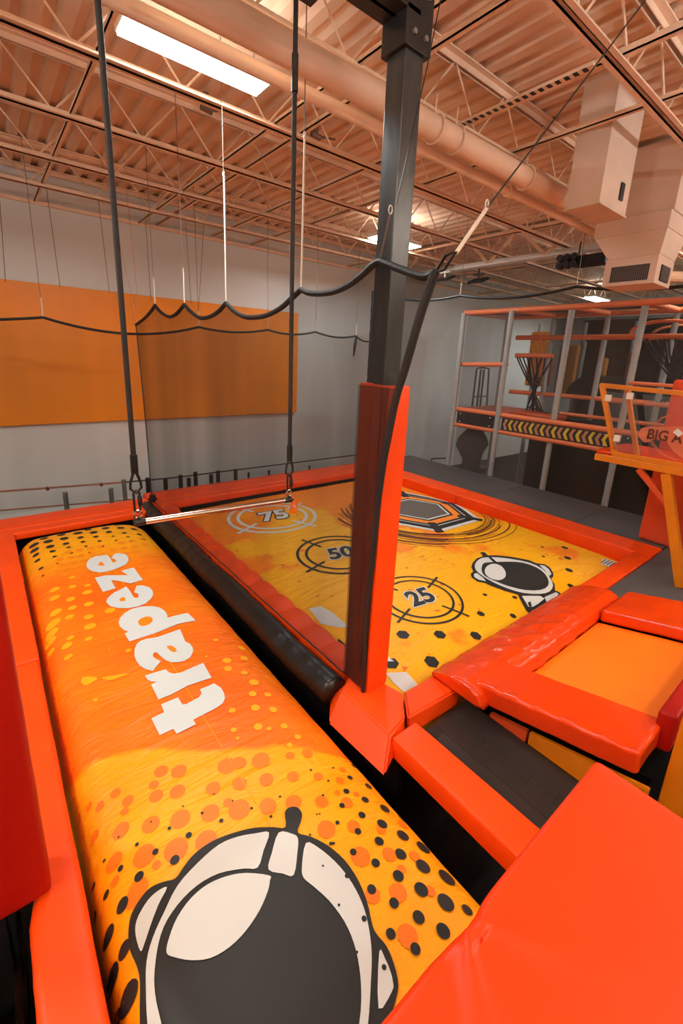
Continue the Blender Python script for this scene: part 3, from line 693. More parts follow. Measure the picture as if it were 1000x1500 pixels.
for k in range(9):
    R = 1.03+.052*k+(.02 if k % 3 == 0 else 0); a0 = 2.35+.09*k-.05*(k % 2)
    pr.ringseg(hc, R, R+(.022 if k % 3 == 0 else .011), a0, a0+2.0-.12*k, 'maroon_print', .0042)
# pale end patches
pr.px([(560,515),(600,508),(640,530),(690,575),(660,578),(600,565)], Wp, .004, (200, 660), .45)
pr.px([(655,612),(700,650),(700,690),(655,650)], K, .004, (200, 660), .45)
pr.px([(352,360),(480,355),(548,432),(465,478),(400,420)], 'white_print', .004, (480, 900), .24)
pr.px([(358,255),(405,290),(365,290)], Wp, .0055, (480, 900), .24)
t = thing('target_airbag', (4.06, 4.05, -.55), 'large yellow square airbag printed with 75, 50 and 25 targets', 'airbag')
b = grid_surface(surf2, 1.99, 6.17, 1.67, 6.42, 44, 50)
pr.build(b, 1)
part('printed_top', b, ['bag2']+pr.mats, t, 'all')
b = B(); p = U2(888, 824); box(b, p.x-.12, p.x+.10, p.y-.10, p.y+.06, p.z+.004, p.z+.008)
for k in range(4): box(b, p.x-.10, p.x+.08, p.y-.08+k*.035, p.y-.065+k*.035, p.z+.0085, p.z+.0095, mi=1)
part('care_label', b, ['white_print', 'grey_print'], t, label='small white printed label in the far corner')

# pit liner under both bags
b = B(); box(b, -.1, 1.70, -.4, 6.7, -.62, -.56); single('pit_liner', b, 'pit', 'black liner below the trapeze airbag, seen in the gaps', 'liner')
b = B(); box(b, 1.76, 6.17, 1.68, 6.5, -.62, -.56); single('pit_liner', b, 'pit', 'black liner below the target airbag, seen in its far corners', 'liner')
b = B(); box(b, 1.70, 1.74, 1.4, 6.4, -.56, -.19); single('divider_board', b, 'black_vinyl', 'black board under the tube between the two airbags', 'board')

# ------------------------------------------------------------------ frame pads
for a_, lab in (((-.5, 1.74, 6.28, 6.84, -.88, -.105), 'black plinth under the far pad of the trapeze airbag'), ((1.78, 6.14, 6.50, 7.06, -.88, -.125), 'black plinth under the back pad of the target airbag'),
                ((6.20, 6.60, 1.5, 7.06, -.88, -.245), 'black plinth under the right pads of the target airbag'), ((-.62, -.135, -.3, 6.26, -.75, -.62), 'black floor liner left of the left edge pad')):
    b = B(); box(b, *a_); single('black_plinth', b, 'pit', lab, 'plinth')
def fpad(x0, x1, y0, y1, z0, z1, lab, name='frame_pad', mt_='vinyl', bev=.018, amp=.0025, sc=5, group=None):
    b = B(); box(b, x0, x1, y0, y1, z0, z1, bev, 3, cut=.12); wrinkle(b, amp, sc)
    return single(name, b, mt_, lab, 'padding', group or 'orange edge pads', 'all')
G = 'orange edge pads around the airbags'
fpad(-.10, .072, 3.46, 6.24, -.16, .0, 'long orange edge pad left of the trapeze airbag, its far half', group=G)
def rail_pad(name, x0, x1, y0, ym, y1, z0, lab):
    t = thing(name, ((x0+x1)/2, (y0+y1)/2, z0), lab, 'padding', G)
    b = B(); box(b, x0, x1, ym, y1, z0+.02, .0, .02, 3, cut=.2); wrinkle(b, .002, 4); part('top_pad', b, 'vinyl', t, 'all')
    b = B(); box(b, x0, x1, y0, ym+.006, z0, -.006, .02, 3, cut=.2); wrinkle(b, .002, 4); part('face_pad', b, 'vinyl', t, 'all')
rail_pad('frame_pad', -.10, 1.74, 6.24, 6.42, 6.86, -.10, 'orange edge pad across the far end of the trapeze airbag')
rail_pad('frame_pad', 1.76, 6.16, 6.45, 6.64, 7.10, -.12, 'orange edge pad along the back of the target airbag')
for nm, a0, a1, lab in (('frame_pad', 4.42, 7.1, 'far half of the orange edge pad right of the target airbag'), ('frame_pad', 1.47, 4.412, 'near half of the orange edge pad right of the target airbag')):
    fpad(6.18, 6.62, a0, a1, -.24, .0, lab, group=G)
fpad(4.6, 6.19, 1.46, 1.66, -.2, .0, 'short orange edge pad at the far right corner of the target airbag', group=G)
# pleated pad on the left side of target airbag
b = B(); box(b, 1.775, 1.985, 2.07, 6.46, -.2, .0, .02, 3); gridcut(b, .035, (1,)); gridcut(b, .07, (0, 2)); b.normal_update()
for v in b.verts:
    ph = v.co.y*PI*2/.30; v.co += v.normal*(.028*(abs(math.sin(ph/2))**.45)-.018)
single('frame_pad', b, 'vinyl', 'pleated orange edge pad between black tube and target airbag', 'padding', G, 'all')
# near-left pad
b = B(); prof = None
box(b, -.128, .066, .35, 3.455, -.14, .0, .03, 4, cut=.07); wrinkle(b, .004, 5, (1, .6, 1))
for v in b.verts:
    if 1.62 < v.co.y < 2.0: v.co.x += (.0 if v.co.x > 0 else .045*(1-abs(v.co.y-1.85)/.2 if abs(v.co.y-1.85) < .2 else 0)); 
single('frame_pad', b, 'vinyl', 'wide orange edge pad at the lower left beside the helmet print', 'padding', G, 'all')
# second strip outside
b = B(); box(b, -.17, -.132, 1.95, 4.6, -.12, -.012, .012, 2, cut=.2); single('edge_strip', b, 'vinyl', 'narrow orange strip outside the left edge pad', 'padding', None, 'all')
# corner block under the column
b = B()
hexa(b, [(1.53, 1.36, -.14), (1.845, 1.50, -.14), (1.86, 2.0, -.14), (1.66, 2.06, -.14), (1.50, 1.86, -.14)],
        [(1.665, 1.462, .0), (1.84, 1.505, .0), (1.99, 1.66, .0), (1.90, 2.03, .0), (1.66, 1.93, .0)])
bmesh.ops.bevel(b, geom=b.edges[:], offset=.012, segments=2, affect='EDGES')
single('corner_pad', b, 'vinyl', 'faceted orange corner pad under the padded column', 'padding', G, True)
b = B(); hexa(b, [(1.86, 1.49, -.16), (2.36, 1.47, -.16), (2.36, 1.66, -.16), (2.0, 1.66, -.16)], [(1.85, 1.49, 0), (2.35, 1.46, 0), (2.35, 1.665, 0), (2.0, 1.665, 0)])
bmesh.ops.bevel(b, geom=b.edges[:], offset=.014, segments=3, affect='EDGES')
single('frame_pad', b, 'vinyl', 'short orange edge pad between corner pad and puffy cushions', 'padding', G, True)
b = B(); box(b, 1.665, 1.878, .10, 1.448, -.145, .0, .016, 3, cut=.15); wrinkle(b, .0015, 4)
single('frame_pad', b, 'vinyl', 'square orange bar pad running toward the big foreground pad', 'padding', G, 'all')
# black tube
b = B(); n = 130; pts = []; rad = []
for i in range(n+1):
    y = 2.0+4.55*i/n; pts.append((1.655+.006*math.sin(y*4), y, -.075+.006*math.sin(y*7))); rad.append(.105+.0015*math.sin(y*31)+.004*noise.noise(Vector((y*6, 0, 0))))
tube(b, pts, rad, 22); single('divider_tube', b, 'black_vinyl', 'long glossy black vinyl tube between the two airbags', 'tube', None, 'all')
b = B(); box(b, 1.52, 1.66, .05, 1.45, -.56, -.48); single('divider_board', b, 'pit', 'black gap lining beside the square orange bar pad', 'board')

# gray strip floor by the pit
t = thing('walkway_mat', (2.2, .8, -.08), 'dark grey embossed walkway mat between bar pad and cushions', 'mat')
b = B(); box(b, 1.885, 2.43, -.6, 1.45, -.22, -.125, .01, 2); walk = mat('walkway_charcoal', rgb(46, 44, 43), .55, bump=.25, bscale=10, var=.2, vscale=3); part('mat_top', b, walk, t)
b = B(); random.seed(3)
for k in range(12):
    y = 1.22-k*.052; x = 2.17+.004*k; h = .05
    a = [(x-h, y), (x+h, y-.02)]
    tube(b, [(a[0][0], a[0][1], -.127), (a[1][0], a[1][1], -.127)], .006, 6)
    if k % 3 == 1: tube(b, [(x-h, y-.02, -.127), (x+h, y, -.127)], .006, 6)
    if k % 3 == 2: tube(b, [(x, y, -.127), (x, y-.04, -.127)], .006, 6)
part('embossed_marks', b, walk, t, True)
b = B(); box(b, 2.06, 2.063, -.6, 1.44, -.126, -.1235); part('mat_seam', b, 'black', t)

# ------------------------------------------------------------------ cushioned jump pit at right (bed and cushions slope up toward -Y)
def tilt(b):
    for v in b.verts: v.co.z += .235*max(0, 1.30-v.co.y)
def cushion(b, lab, amp, seed, mt_='vinyl_gloss', tl=True, st=(1, 1, .5)):
    wrinkle(b, amp, 7, st, seed)
    if tl: tilt(b)
    return single('pit_cushion', b, mt_, lab, 'cushion', 'puffy cushions around the orange jump bed', 'all')
def profile_x(b, prof, x0, x1, skew=0.0):
    """closed (y,z) profile swept along X"""
    lo = [b.verts.new((x0, p[0], p[1])) for p in prof]; hi = [b.verts.new((x1, p[0], p[1])) for p in prof]
    b.faces.new(lo); b.faces.new(hi); n = len(prof)
    for i in range(n): b.faces.new((lo[i], lo[(i+1) % n], hi[(i+1) % n], hi[i]))
b = B(); profile_x(b, [(1.665, .003), (1.668, .02), (1.60, .06), (1.50, .105), (1.40, .135), (1.33, .14), (1.27, .11), (1.235, .05), (1.23, .003)], 2.27, 4.52)
bmesh.ops.bevel(b, geom=[e for e in b.edges if abs(e.verts[0].co.x-e.verts[1].co.x) < 1e-4], offset=.02, segments=3, affect='EDGES')
gridcut(b, .03)
b.normal_update()
for v in b.verts:
    c = v.co; g = max(0, 1-abs(c.x-3.15)/.95)
    if c.z > -.02: c += v.normal*.020*g*(1-abs(math.sin(c.x*12+c.y*9+1.5*noise.noise(c*4))))**2*(1 if c.y < 1.5 else .5)
cushion(b, 'puffy wrinkled orange cushion along the target airbag', .006, 1)
b = B(); box(b, 2.325, 2.70, .40, 1.345, .0, .15, .022, 4, cut=.03)
for v in b.verts:
    c = v.co
    if c.z > .12 and c.x < 2.36: c.z += .003*math.sin(c.y*90)+.003*math.sin(c.y*37)
    c.x += .02*(.15-c.z)/.15 if c.x < 2.5 else 0
cushion(b, 'glossy orange cushion with a shining seam above the yellow board', .004, 2)
b = B(); pts = [(2.338+.001*math.sin(y*70), y, .1475+.0025*math.sin(y*90)+.0025*math.sin(y*37)) for y in [.46+.8*i/90 for i in range(91)]]
b.free()
b = B(); box(b, 4.04, 4.64, -.9, 1.225, -.0, .125, .035, 5, cut=.04); cushion(b, 'rounded orange cushion on the far side of the jump bed', .004, 3)
b = B(); box(b, 2.62, 4.03, .34, .43, .0, .24, .02, 4, cut=.04); cushion(b, 'upright orange cushion cut off by the right edge of the photo', .004, 4, 'red_shade_vinyl')
b = B(); box(b, 2.72, 4.03, .435, 1.225, -.03, .0, cut=.2); tilt(b); single('jump_bed', b, 'jump', 'flat orange trampoline bed inside the cushions', 'trampoline')
t = thing('wooden_trestle', (3.4, .6, -.3), 'yellow painted wooden box under the orange cushions', 'wooden box')
b = B(); hexa(b, [(2.435, .35, -.135), (2.465, .35, -.135), (2.465, .985, -.135), (2.435, .985, -.135)], [(2.435, .35, .105), (2.465, .35, .105), (2.465, .985, -.045), (2.435, .985, -.045)])
bmesh.ops.bevel(b, geom=b.edges[:], offset=.005, segments=2, affect='EDGES'); part('side_board', b, 'yellow', t)
b = B(); hexa(b, [(2.435, 1.0, -.135), (2.465, 1.0, -.135), (2.465, 1.26, -.135), (2.435, 1.26, -.135)], [(2.435, 1.0, -.05), (2.465, 1.0, -.05), (2.465, 1.26, -.108), (2.435, 1.26, -.108)]); part('side_board', b, 'foam_platform', t, label='orange end of the board')
b = B(); hexa(b, [(2.50, .36, -.5), (4.4, .36, -.5), (4.4, 1.2, -.5), (2.50, 1.2, -.5)], [(2.50, .36, .12), (4.4, .36, .12), (4.4, 1.2, -.05), (2.50, 1.2, -.05)]); part('base', b, 'pit', t)
b = B(); box(b, 2.58, 2.61, -.6, .325, -.1, .9, .005); single('yellow_board', b, 'yellow', 'upright yellow board at the right edge beside the last cushion', 'board')

# ------------------------------------------------------------------ big foreground pad and left post pad
b = B(); box(b, -.30, 1.388, -.95, .345, .72, 1.0, .02, 4, cut=.055); b.normal_update()
bmesh.ops.subdivide_edges(b, edges=[e for e in b.edges if all(.35 < v.co.x < 1.05 and v.co.y > 0 and v.co.z > .85 for v in e.verts)], cuts=3, use_grid_fill=True)
PXC = .70
for v in b.verts:
    c = v.co; d = math.hypot(c.x-PXC, c.y-.345); th = math.atan2(.36-c.y, c.x-PXC)
    e = math.exp(-(d/.16)**1.5)
    if c.z > .8:
        c.z += .016*e*(max(0, math.cos(th*5.2+.8))**3-.35)*min(1, d/.03)
        c.z -= .012*math.exp(-((c.x-.62+(.345-c.y)*.75)/.03)**2)*math.exp(-(.345-c.y)/.30)*.6
    if c.y > .30: c.y -= .010*math.exp(-((c.x-PXC)/.05)**2)
    c.z += .003*noise.noise(Vector((c.x*3, c.y*3, 0)))
t = thing('guard_pad', (.5, -.3, -.5), 'big flat orange foam pad filling the lower right foreground', 'padding')
part('foam_slab', b, 'vinyl_slab', t, 'all')
b = B(); box(b, -.25, 1.33, -.9, .10, -.5, .722); part('padded_base', b, 'red_shade_vinyl', t)
t = thing('post_pad', (-.24, 1.84, .03), 'padded post at the left edge of the foreground, its shade put in as dark red', 'padding')
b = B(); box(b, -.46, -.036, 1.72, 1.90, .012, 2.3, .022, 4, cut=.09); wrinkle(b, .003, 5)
part('post_sleeve', b, 'red_shade_vinyl', t, 'all')
b = B(); box(b, -.36, -.2, 1.76, 1.86, -.5, .02); part('post_core', b, 'black', t)
# black wrinkled curtain and net at far lower left
b = B(); n = 60; W_ = 34; V = []
for i in range(n+1):
    row = []
    for j in range(W_+1):
        y = .3+1.6*i/n; z = -.55+.50*j/W_
        x = -.165-.012*math.sin(y*6)+.012*math.sin(j*1.1+2*noise.noise(Vector((y*5, j*.2, 0))))+.10*(1-j/W_)*-.3
        row.append(b.verts.new((x, y, z)))
    V.append(row)
for i in range(n):
    for j in range(W_): b.faces.new((V[i][j], V[i+1][j], V[i+1][j+1], V[i][j+1]))
bmesh.ops.solidify(b, geom=b.faces[:], thickness=.004)
single('vinyl_skirt', b, 'black_vinyl', 'wrinkled glossy black vinyl skirt at the lower left edge', 'skirt', None, 'all')
b = B()
for i in range(40):
    y = .3+i*.035; tube(b, [(-.34, y, -.5), (-.32, y, .05)], .0022, 4)
for i in range(18):
    z = -.5+i*.032; tube(b, [(-.34+.036*i/17*.55, .3, z), (-.34+.036*i/17*.55, 1.7, z)], .0022, 4)
single('side_net', b, 'black', 'small piece of black mesh netting at the lower left corner', 'net')

# ------------------------------------------------------------------ deck platforms
def deckpanel(x0, x1, y0, y1, lab):
    b = B(); box(b, x0+.004, x1-.004, y0+.004, y1-.004, -.09, -.004, .012, 2, cut=.5)
    single('deck_mat', b, 'deckmat', lab, 'mat', 'charcoal walkway mats')
for y0, y1, lab in ((5.5, 7.08, 'grey walkway mat at the far wall end'), (4.1, 5.5, 'grey walkway mat beside the far half of the target airbag'), (2.6, 4.1, 'grey walkway mat under the middle of the chevron panel'),
                    (1.47, 2.6, 'grey walkway mat nearest the airbag corner')): deckpanel(6.63, 7.9, y0, y1, lab)
deckpanel(4.66, 6.3, -.6, 1.45, 'grey walkway mat right of the puffy cushions')
deckpanel(6.3, 7.9, .2, 1.46, 'grey walkway mat under the orange pillar')
deckpanel(6.3, 7.9, -2.5, .19, 'grey walkway mat outside the right edge')
b = B(); box(b, 6.64, 7.88, -2.5, 7.06, -.88, -.095); single('stage_block', b, 'black', 'black base under the grey walkway mats', 'platform base')
b = B(); box(b, 4.7, 6.3, -.55, 1.42, -.88, -.095); single('stage_block', b, 'black', 'black base under the mat right of the cushions', 'platform base')

# ------------------------------------------------------------------ orange wall board, rails at the back
b = B(); box(b, -3.2, 5.32, Y1-.07, Y1-.004, 1.0, 3.06, .008, 2); single('wall_board', b, 'panel', 'large orange rectangular board fixed to the back wall', 'wall board')
t = thing('rail_frame', (2.5, 7.45, -.3), 'low metal rail with short grey uprights behind the far edge pads', 'rail')
b = B(); tube(b, [(-1.5, 7.45, .30), (0, 7.45, .209), (1.56, 7.45, .119)], .015, 8); part('rail', b, 'rust', t, True)
b = B(); tube(b, [(1.56, 7.45, .119), (2.3, 7.45, .088), (6.5, 7.45, .07)], .013, 8); part('rail', b, 'dark_steel', t, True)
b = B(); tube(b, [(-1.5, 7.45, 0.0), (0, 7.45, -.064), (1.7, 7.45, -.19)], .013, 8); part('rail', b, 'rust', t, True)
for x, z in ((.76, .08), (1.378, .05), (1.576, .165), (1.939, .14), (2.223, .085), (2.479, .12), (2.62, .05), (2.743, .14), (3.029, .06), (3.16, .11), (3.509, .10), (3.776, .0), (4.221, -.01), (5.189, -.03)):
    b = B(); tube(b, [(x, 7.45, -.3), (x, 7.45, z)], .036 if x < 3.6 else .022, 10); part('upright', b, 'steel' if x < 1.9 else 'dark_steel', t, True)
b = B()
for x in (.55, 1.25): tube(b, [(x, 7.42, .209-.0577*x-.01), (x, 7.48, .209-.0577*x-.01)], .026, 8)
part('rail_clip', b, 'maroon_print', t)

# ------------------------------------------------------------------ nets
def net_sheet(path, down, mt_, folds=10, amp=.01, axis=0):
    """hang a sheet from path (list of Vector) down to z=down(p)"""
    b = B(); prev = None; nz_ = 14
    for i, p in enumerate(path):
        col = []
        for j in range(nz_+1):
            t_ = j/nz_; z = p.z+(down(p)-p.z)*t_
            q = Vector((p.x, p.y, z)); q[axis] += amp*math.sin(i*.8)*(1-t_)*t_*2
            col.append(b.verts.new(q))
        if prev:
            for j in range(nz_): b.faces.new((prev[j], col[j], col[j+1], prev[j+1]))
        prev = col
    return b
NX = 1.765
npx = [(199,476),(212,466),(221,456),(227,447),(235,457),(247,464),(258,460),(270,446),(280,457),(293,465.5),(307,464),(320,456),(331,444),(342,455),(355,463),(370,465),(390,462),(410,452),(425,439),(441,424),(452,429),(470,430),(490,427),(510,418),(530,403),(546,388),(556,382.5),(570,388),(590,396),(610,403),(624,405),(637,399)]
path = [onx(u, v, NX) for u, v in npx]
peaks = [3, 7, 12, 19, 26]
seg = []; idx = [0]+peaks+[len(path)-1]
for a, c_ in zip(idx, idx[1:]): seg += catmull(path[a:c_+1], 5)[:-1]
seg.append(path[-1])
endb = Vector((NX, 1.80, .01)); ytop = path[-1].y; ybot = 1.80
t = thing('divider_net', (NX, 4.2, 0), 'black see-through net hanging between trapeze and target airbags', 'net')
# sheet, its near edge curving down to the column foot
EP = [onx(u, v, NX) for u, v in ((637,398),(616,460),(593,540),(580,583),(568,643),(560,687),(551.7,753),(545,823),(540,873),(535,940),(532,1004))]
EP.append(Vector((NX, EP[-1].y, .012)))
def edge_y(z):
    for a_, c_ in zip(EP, EP[1:]):
        if c_.z <= z <= a_.z: return c_.y+(a_.y-c_.y)*(z-c_.z)/max(1e-6, a_.z-c_.z)
    return EP[0].y if z > EP[0].z else EP[-1].y
ybot = EP[-1].y
b = B(); prev = None
for i, p in enumerate(seg):
    s_ = (p.y-seg[-1].y)/(seg[0].y-seg[-1].y)
    yb = ybot+(6.62-ybot)*s_
    col = []
    for j in range(17):
        t_ = j/16; zz = p.z+(.012-p.z)*t_
        bow = edge_y(seg[-1].z+(.012-seg[-1].z)*t_)-(seg[-1].y+(ybot-seg[-1].y)*t_)
        col.append(b.verts.new((NX+.003*math.sin(i*.9)*t_*(1-t_)*4, p.y+(yb-p.y)*t_+bow*(1-s_)**3, zz)))
    if prev:
        for j in range(16): b.faces.new((prev[j], col[j], col[j+1], prev[j+1]))
    prev = col
part('mesh_sheet', b, 'net', t, 'all')
b = B()
t0 = (seg[-1].z-2.05)/(seg[-1].z-.012)
for q_ in range(1):
    prev = None
    for i in range(7):
        u = i/6; col = []
        for j in range(17):
            t_ = t0+(1-t0)*j/16; ze = seg[-1].z+(.012-seg[-1].z)*t_; ye = edge_y(ze)
            col.append(b.verts.new((NX+.005+.005*q_+.002*math.sin(i*2+q_), ye+(2.05-ye)*u, ze)))
        if prev:
            for j in range(16): b.faces.new((prev[j], col[j], col[j+1], prev[j+1]))
        prev = col
part('gathered_folds', b, 'net', t, 'all')
b = B(); tube(b, seg, .019, 8); part('top_rope', b, 'rope', t, True)
b = B(); ec = catmull(EP, 4); tube(b, ec, [.024-.009*k/(len(ec)-1) for k in range(len(ec))], 8); part('edge_rope', b, 'rope', t, True)
b = B(); tube(b, [path[0], (NX, 6.66, 1.2), (NX, 6.62, .02)], .007, 6); part('edge_cord', b, 'rope', t, True)
b = B(); tube(b, [(NX, 6.62, .012), (NX, 2.06, .012)], .006, 5); part('bottom_cord', b, 'rope', t)
b = B(); box(b, NX-.03, NX+.05, 6.58, 6.66, 0, .10, .01); box(b, NX-.05, NX+.07, 6.6, 6.64, .02, .05, .004); part('net_clamp', b, 'black', t)
# loop, turnbuckle and guy line at the near corner
knot = path[-1]; lp = onx(667, 369, NX)
ceil_pt = Vector((3.22, 1.45, 4.42)); mid = onz(712, 306, 0)
tb0 = ony(668, 370, 1.46); tb1 = ony(712, 306, 1.46); cp = ony(945, 0, 1.46)
t = thing('guy_line', tb0, 'steel guy cable with turnbuckle pulling the near net corner up right', 'cable')
b = B(); tube(b, [knot, knot*.5+lp*.5+Vector((0, 0, .03)), lp, knot*.5+lp*.5+Vector((0, 0, -.03)), knot], .008, 6); part('rope_loop', b, 'rope', t, True)
b = B(); tube(b, [lp, tb0], .006, 6); tube(b, [tb0, tb1], .010, 8); tube(b, [tb1+Vector((.012*math.cos(a), 0, .02+.02*math.sin(a))) for a in [k*PI/5 for k in range(10)]], .004, 5, closed=True); part('turnbuckle', b, 'white_rope', t, True)
b = B(); tube(b, [tb1, cp], .0045, 5); part('wire', b, 'plate', t)
# second thin wire by the column
b = B(); tube(b, [ony(645, 0, 1.80), ony(625, 100, 1.80), ony(580, 300, 1.80)], .003, 5)
single('thin_wire', b, 'plate', 'thin dark wire running down beside the black column', 'cable')
b = B(); e0 = ony(571, 314, 1.78); e1 = path[26]
tube(b, [e0, e1], .005, 6); tube(b, [e0+Vector((.012*math.cos(a), 0, .02+.02*math.sin(a))) for a in [k*PI/5 for k in range(10)]], .004, 5, closed=True)
single('net_tie', b, 'steel', 'small wire tie and eye bolt fixing the net to the black column', 'wire tie')

def hanger(p, z_white, lab, name='net_cable', mt2='white_rope', topz=None):
    topz = topz or ZC-.02
    t = thing(name, p, lab, 'cable', 'thin cables holding up the nets')
    b = B(); tube(b, [(p.x, p.y, z_white), (p.x, p.y, topz)], .0035, 5); part('wire', b, 'cable', t)
    b = B(); tube(b, [(p.x, p.y, p.z), (p.x+.004, p.y, z_white)], .0065, 6); tube(b, [(p.x, p.y+.012*math.cos(a), z_white+.015*math.sin(a)) for a in [k*PI/4 for k in range(8)]], .004, 5, closed=True); part('cord', b, mt2, t, True)
for q, lab in ((3, 'cable to the farthest peak of the divider net'), (7, 'cable to the second peak of the divider net'), (12, 'long pale cable to the third peak of the divider net, under the strip light'), (19, 'pale cable to the net peak between rope and column')):
    p = path[q]; hanger(p, p.z+{3: .30, 7: .34, 12: 1.0, 19: .9}[q], lab, mt2='white_rope')
p = path[0]
b = B(); tube(b, [p, p+Vector((0, .06, .15)), p+Vector((0, .10, .34))], .006, 6); tube(b, [p+Vector((0, -.2, .2)), p+Vector((0, -.16, .4))], .006, 6); tube(b, [p+Vector((0, .10, .34)), (NX-.2, p.y+.3, ZC-.02)], .003, 4); tube(b, [p+Vector((0, -.16, .4)), (NX-.05, p.y-.16, ZC-.02)], .003, 4)
single('tied_cord', b, 'tan', 'knotted cords tying the far net corner up to the ceiling', 'cord')

# back net
BY = 7.0
bpk = [(-1.4, 2.50), (.0-.0, 0)]
bp = [(-1.7, 2.52), (.707, 2.532), (2.727, 2.567), (3.934, 2.612), (4.934, 2.648), (5.913, 2.637), (6.285, 2.554)]
pth = []; sg = {0: .10, 1: .15, 2: .06, 3: .06, 4: .06, 5: .04}
for k in range(len(bp)-1):
    (xa, za), (xb, zb) = bp[k], bp[k+1]
    for j in range(12):
        u = j/12; pth.append(Vector((xa+(xb-xa)*u, BY, za+(zb-za)*u-sg[k]*4*u*(1-u))))
pth.append(Vector((bp[-1][0], BY, bp[-1][1])))
t = thing('back_net', (2.3, BY, 0), 'thin safety net along the back wall with scalloped black rope', 'net')
part('mesh_sheet', net_sheet(pth, lambda p: .005, 'net_light', axis=1), 'net_light', t, 'all')
b = B(); tube(b, pth, .017, 8); part('top_rope', b, 'rope', t, True)
for (x, z), lab in zip(bp[1:6], ('cable to the leftmost peak of the back net', 'cable to the back net peak on the orange board', 'cable to the back net peak by the board edge', 'cable to the back net peak right of the orange board', 'cable to the last back net peak before the corner')):
    hanger(Vector((x, BY, z)), z+.22, lab)
b = B(); q = Vector((5.913, BY-.02, 2.62)); tube(b, [q, q+Vector((-.03, 0, -.2)), q+Vector((-.05, 0, -.38))], [.02, .03, .012], 6)
single('rope_tail', b, 'rope', 'loose black rope tail hanging from the back net', 'cord')
# right-hand net in front of the play frame
FX = 6.58
fp = [(7.0, 3.50), (5.08, 3.323), (3.128, 3.296), (1.2, 3.26), (-.8, 3.25)]
pth = []; sg = [.10, .09, .09, .09]
for k in range(4):
    (ya, za), (yb, zb) = fp[k], fp[k+1]
    for j in range(14):
        u = j/14; pth.append(Vector((FX, ya+(yb-ya)*u, za+(zb-za)*u-sg[k]*4*u*(1-u))))
pth.append(Vector((FX, fp[-1][0], fp[-1][1])))
t = thing('side_net', (FX, 4, 0), 'fine grey safety net in front of the play frame with black rope', 'net')
part('mesh_sheet', net_sheet(pth, lambda p: .003, 'net_far'), 'net_far', t, 'all')
b = B(); tube(b, pth, .02, 8); part('top_rope', b, 'rope', t, True)
b = B(); c0 = Vector((6.3, 7.0, 3.52)); tube(b, [c0]+[Vector((6.31, 7.0, 3.52-.12*k)) for k in range(1, 29)], [.032 if k % 2 else .024 for k in range(29)], 8); part('corner_rope', b, 'rope', t, True)
for (y, z), lab in zip(fp[1:4], ('cable to the side net peak right of the column', 'cable to the side net peak by the stage light', 'cable to the side net peak at the right edge')):
    hanger(Vector((FX, y, z)), z+.18, lab)

# ------------------------------------------------------------------ trapeze
TY = 2.1; xa, xb = .50, 1.31
pl = ony(203, 765, TY); prr = ony(423, 732, TY)
t = thing('trapeze_swing', ((pl.x+prr.x)/2, TY, (pl.z+prr.z)/2), 'chrome trapeze bar hanging on two black ropes above the airbag', 'trapeze')
b = B(); tube(b, [pl, prr], .0150, 16); part('bar', b, 'chrome', t, True)
for k, (p, uv_s, uv_t) in enumerate(((pl, (199, 690), (120, -90)), (prr, (421, 660), (434, -60)))):
    s_ = -1 if k == 0 else 1
    b = B(); tube(b, [p+Vector((s_*-.03, 0, 0)), p+Vector((s_*.02, 0, 0))], .017, 14); tube(b, [p+Vector((0, 0, 0)), p+Vector((0, 0, .025))], .010, 8); part('end_fitting', b, 'plate', t, True)
    cz = p.z+.045
    b = B(); tube(b, [p+Vector((.017*math.cos(a), 0, .04+.02*math.sin(a))) for a in [q*PI/7 for q in range(14)]], .0045, 6, closed=True); part('ring', b, 'chrome', t, True)
    top = p.z+.155
    b = B(); tube(b, [(p.x-.012, TY, p.z+.06), (p.x-.013, TY, top-.01), (p.x, TY, top+.003), (p.x+.013, TY, top-.01), (p.x+.012, TY, p.z+.06), (p.x, TY, p.z+.05)], .0055, 8, closed=True); box(b, p.x+.004, p.x+.022, TY-.008, TY+.008, p.z+.08, p.z+.13, .003)
    part('carabiner', b, 'dark_steel', t, True)
    tz = top+.095
    b = B(); tube(b, [(p.x, TY, top-.012), (p.x-.024, TY, top+.012), (p.x-.022, TY, top+.04), (p.x-.004, TY, tz), (p.x+.004, TY, tz), (p.x+.022, TY, top+.04), (p.x+.024, TY, top+.012)], .0065, 8, closed=True); part('thimble_loop', b, 'dark_steel', t, True)
    b = B(); tube(b, [(p.x, TY, tz-.01), (p.x, TY, tz+.075)], .0165, 12); tube(b, [(p.x, TY, tz+.075), (p.x, TY, tz+.105)], .010, 10); part('crimp_sleeve', b, 'black_vinyl', t, True)
    b = B(); tube(b, [(p.x, TY, tz+.07), (p.x, TY, 3.78)], .0115, 10); part('rope', b, 'rope', t, True)
    if k == 1:
        b = B(); tube(b, [(p.x, TY, 3.40), (p.x, TY, 3.55)], .016, 10); part('rope_clamp', b, 'black_vinyl', t, True)
b = B(); q = prr+Vector((.028, -.01, -.045)); obox(b, q, .05, .004, .09, Vector((1, 0, -.25)).normalized(), Vector((0, 1, 0)), Vector((.25, 0, 1)).normalized()); 
part('tag_plate', b, 'amber', t, label='small translucent amber tag at the bar end')
b = B(); tube(b, [(prr.x+.05, TY-.01, prr.z+.0), (prr.x+.05, TY-.01, prr.z-.11)], .0028, 6); tube(b, [prr+Vector((.02+.01*math.cos(a), -.01, .0+.014*math.sin(a))) for a in [q_*PI/5 for q_ in range(10)]], .003, 5, closed=True); part('tag_pin', b, 'tan', t, True)
b = B(); box(b, pl.x-.1, prr.x+.1, TY-.03, TY+.03, 3.78, 3.84)
single('trapeze_crossbar', b, 'plate', 'dark crossbar above the frame that carries the trapeze ropes', 'beam')
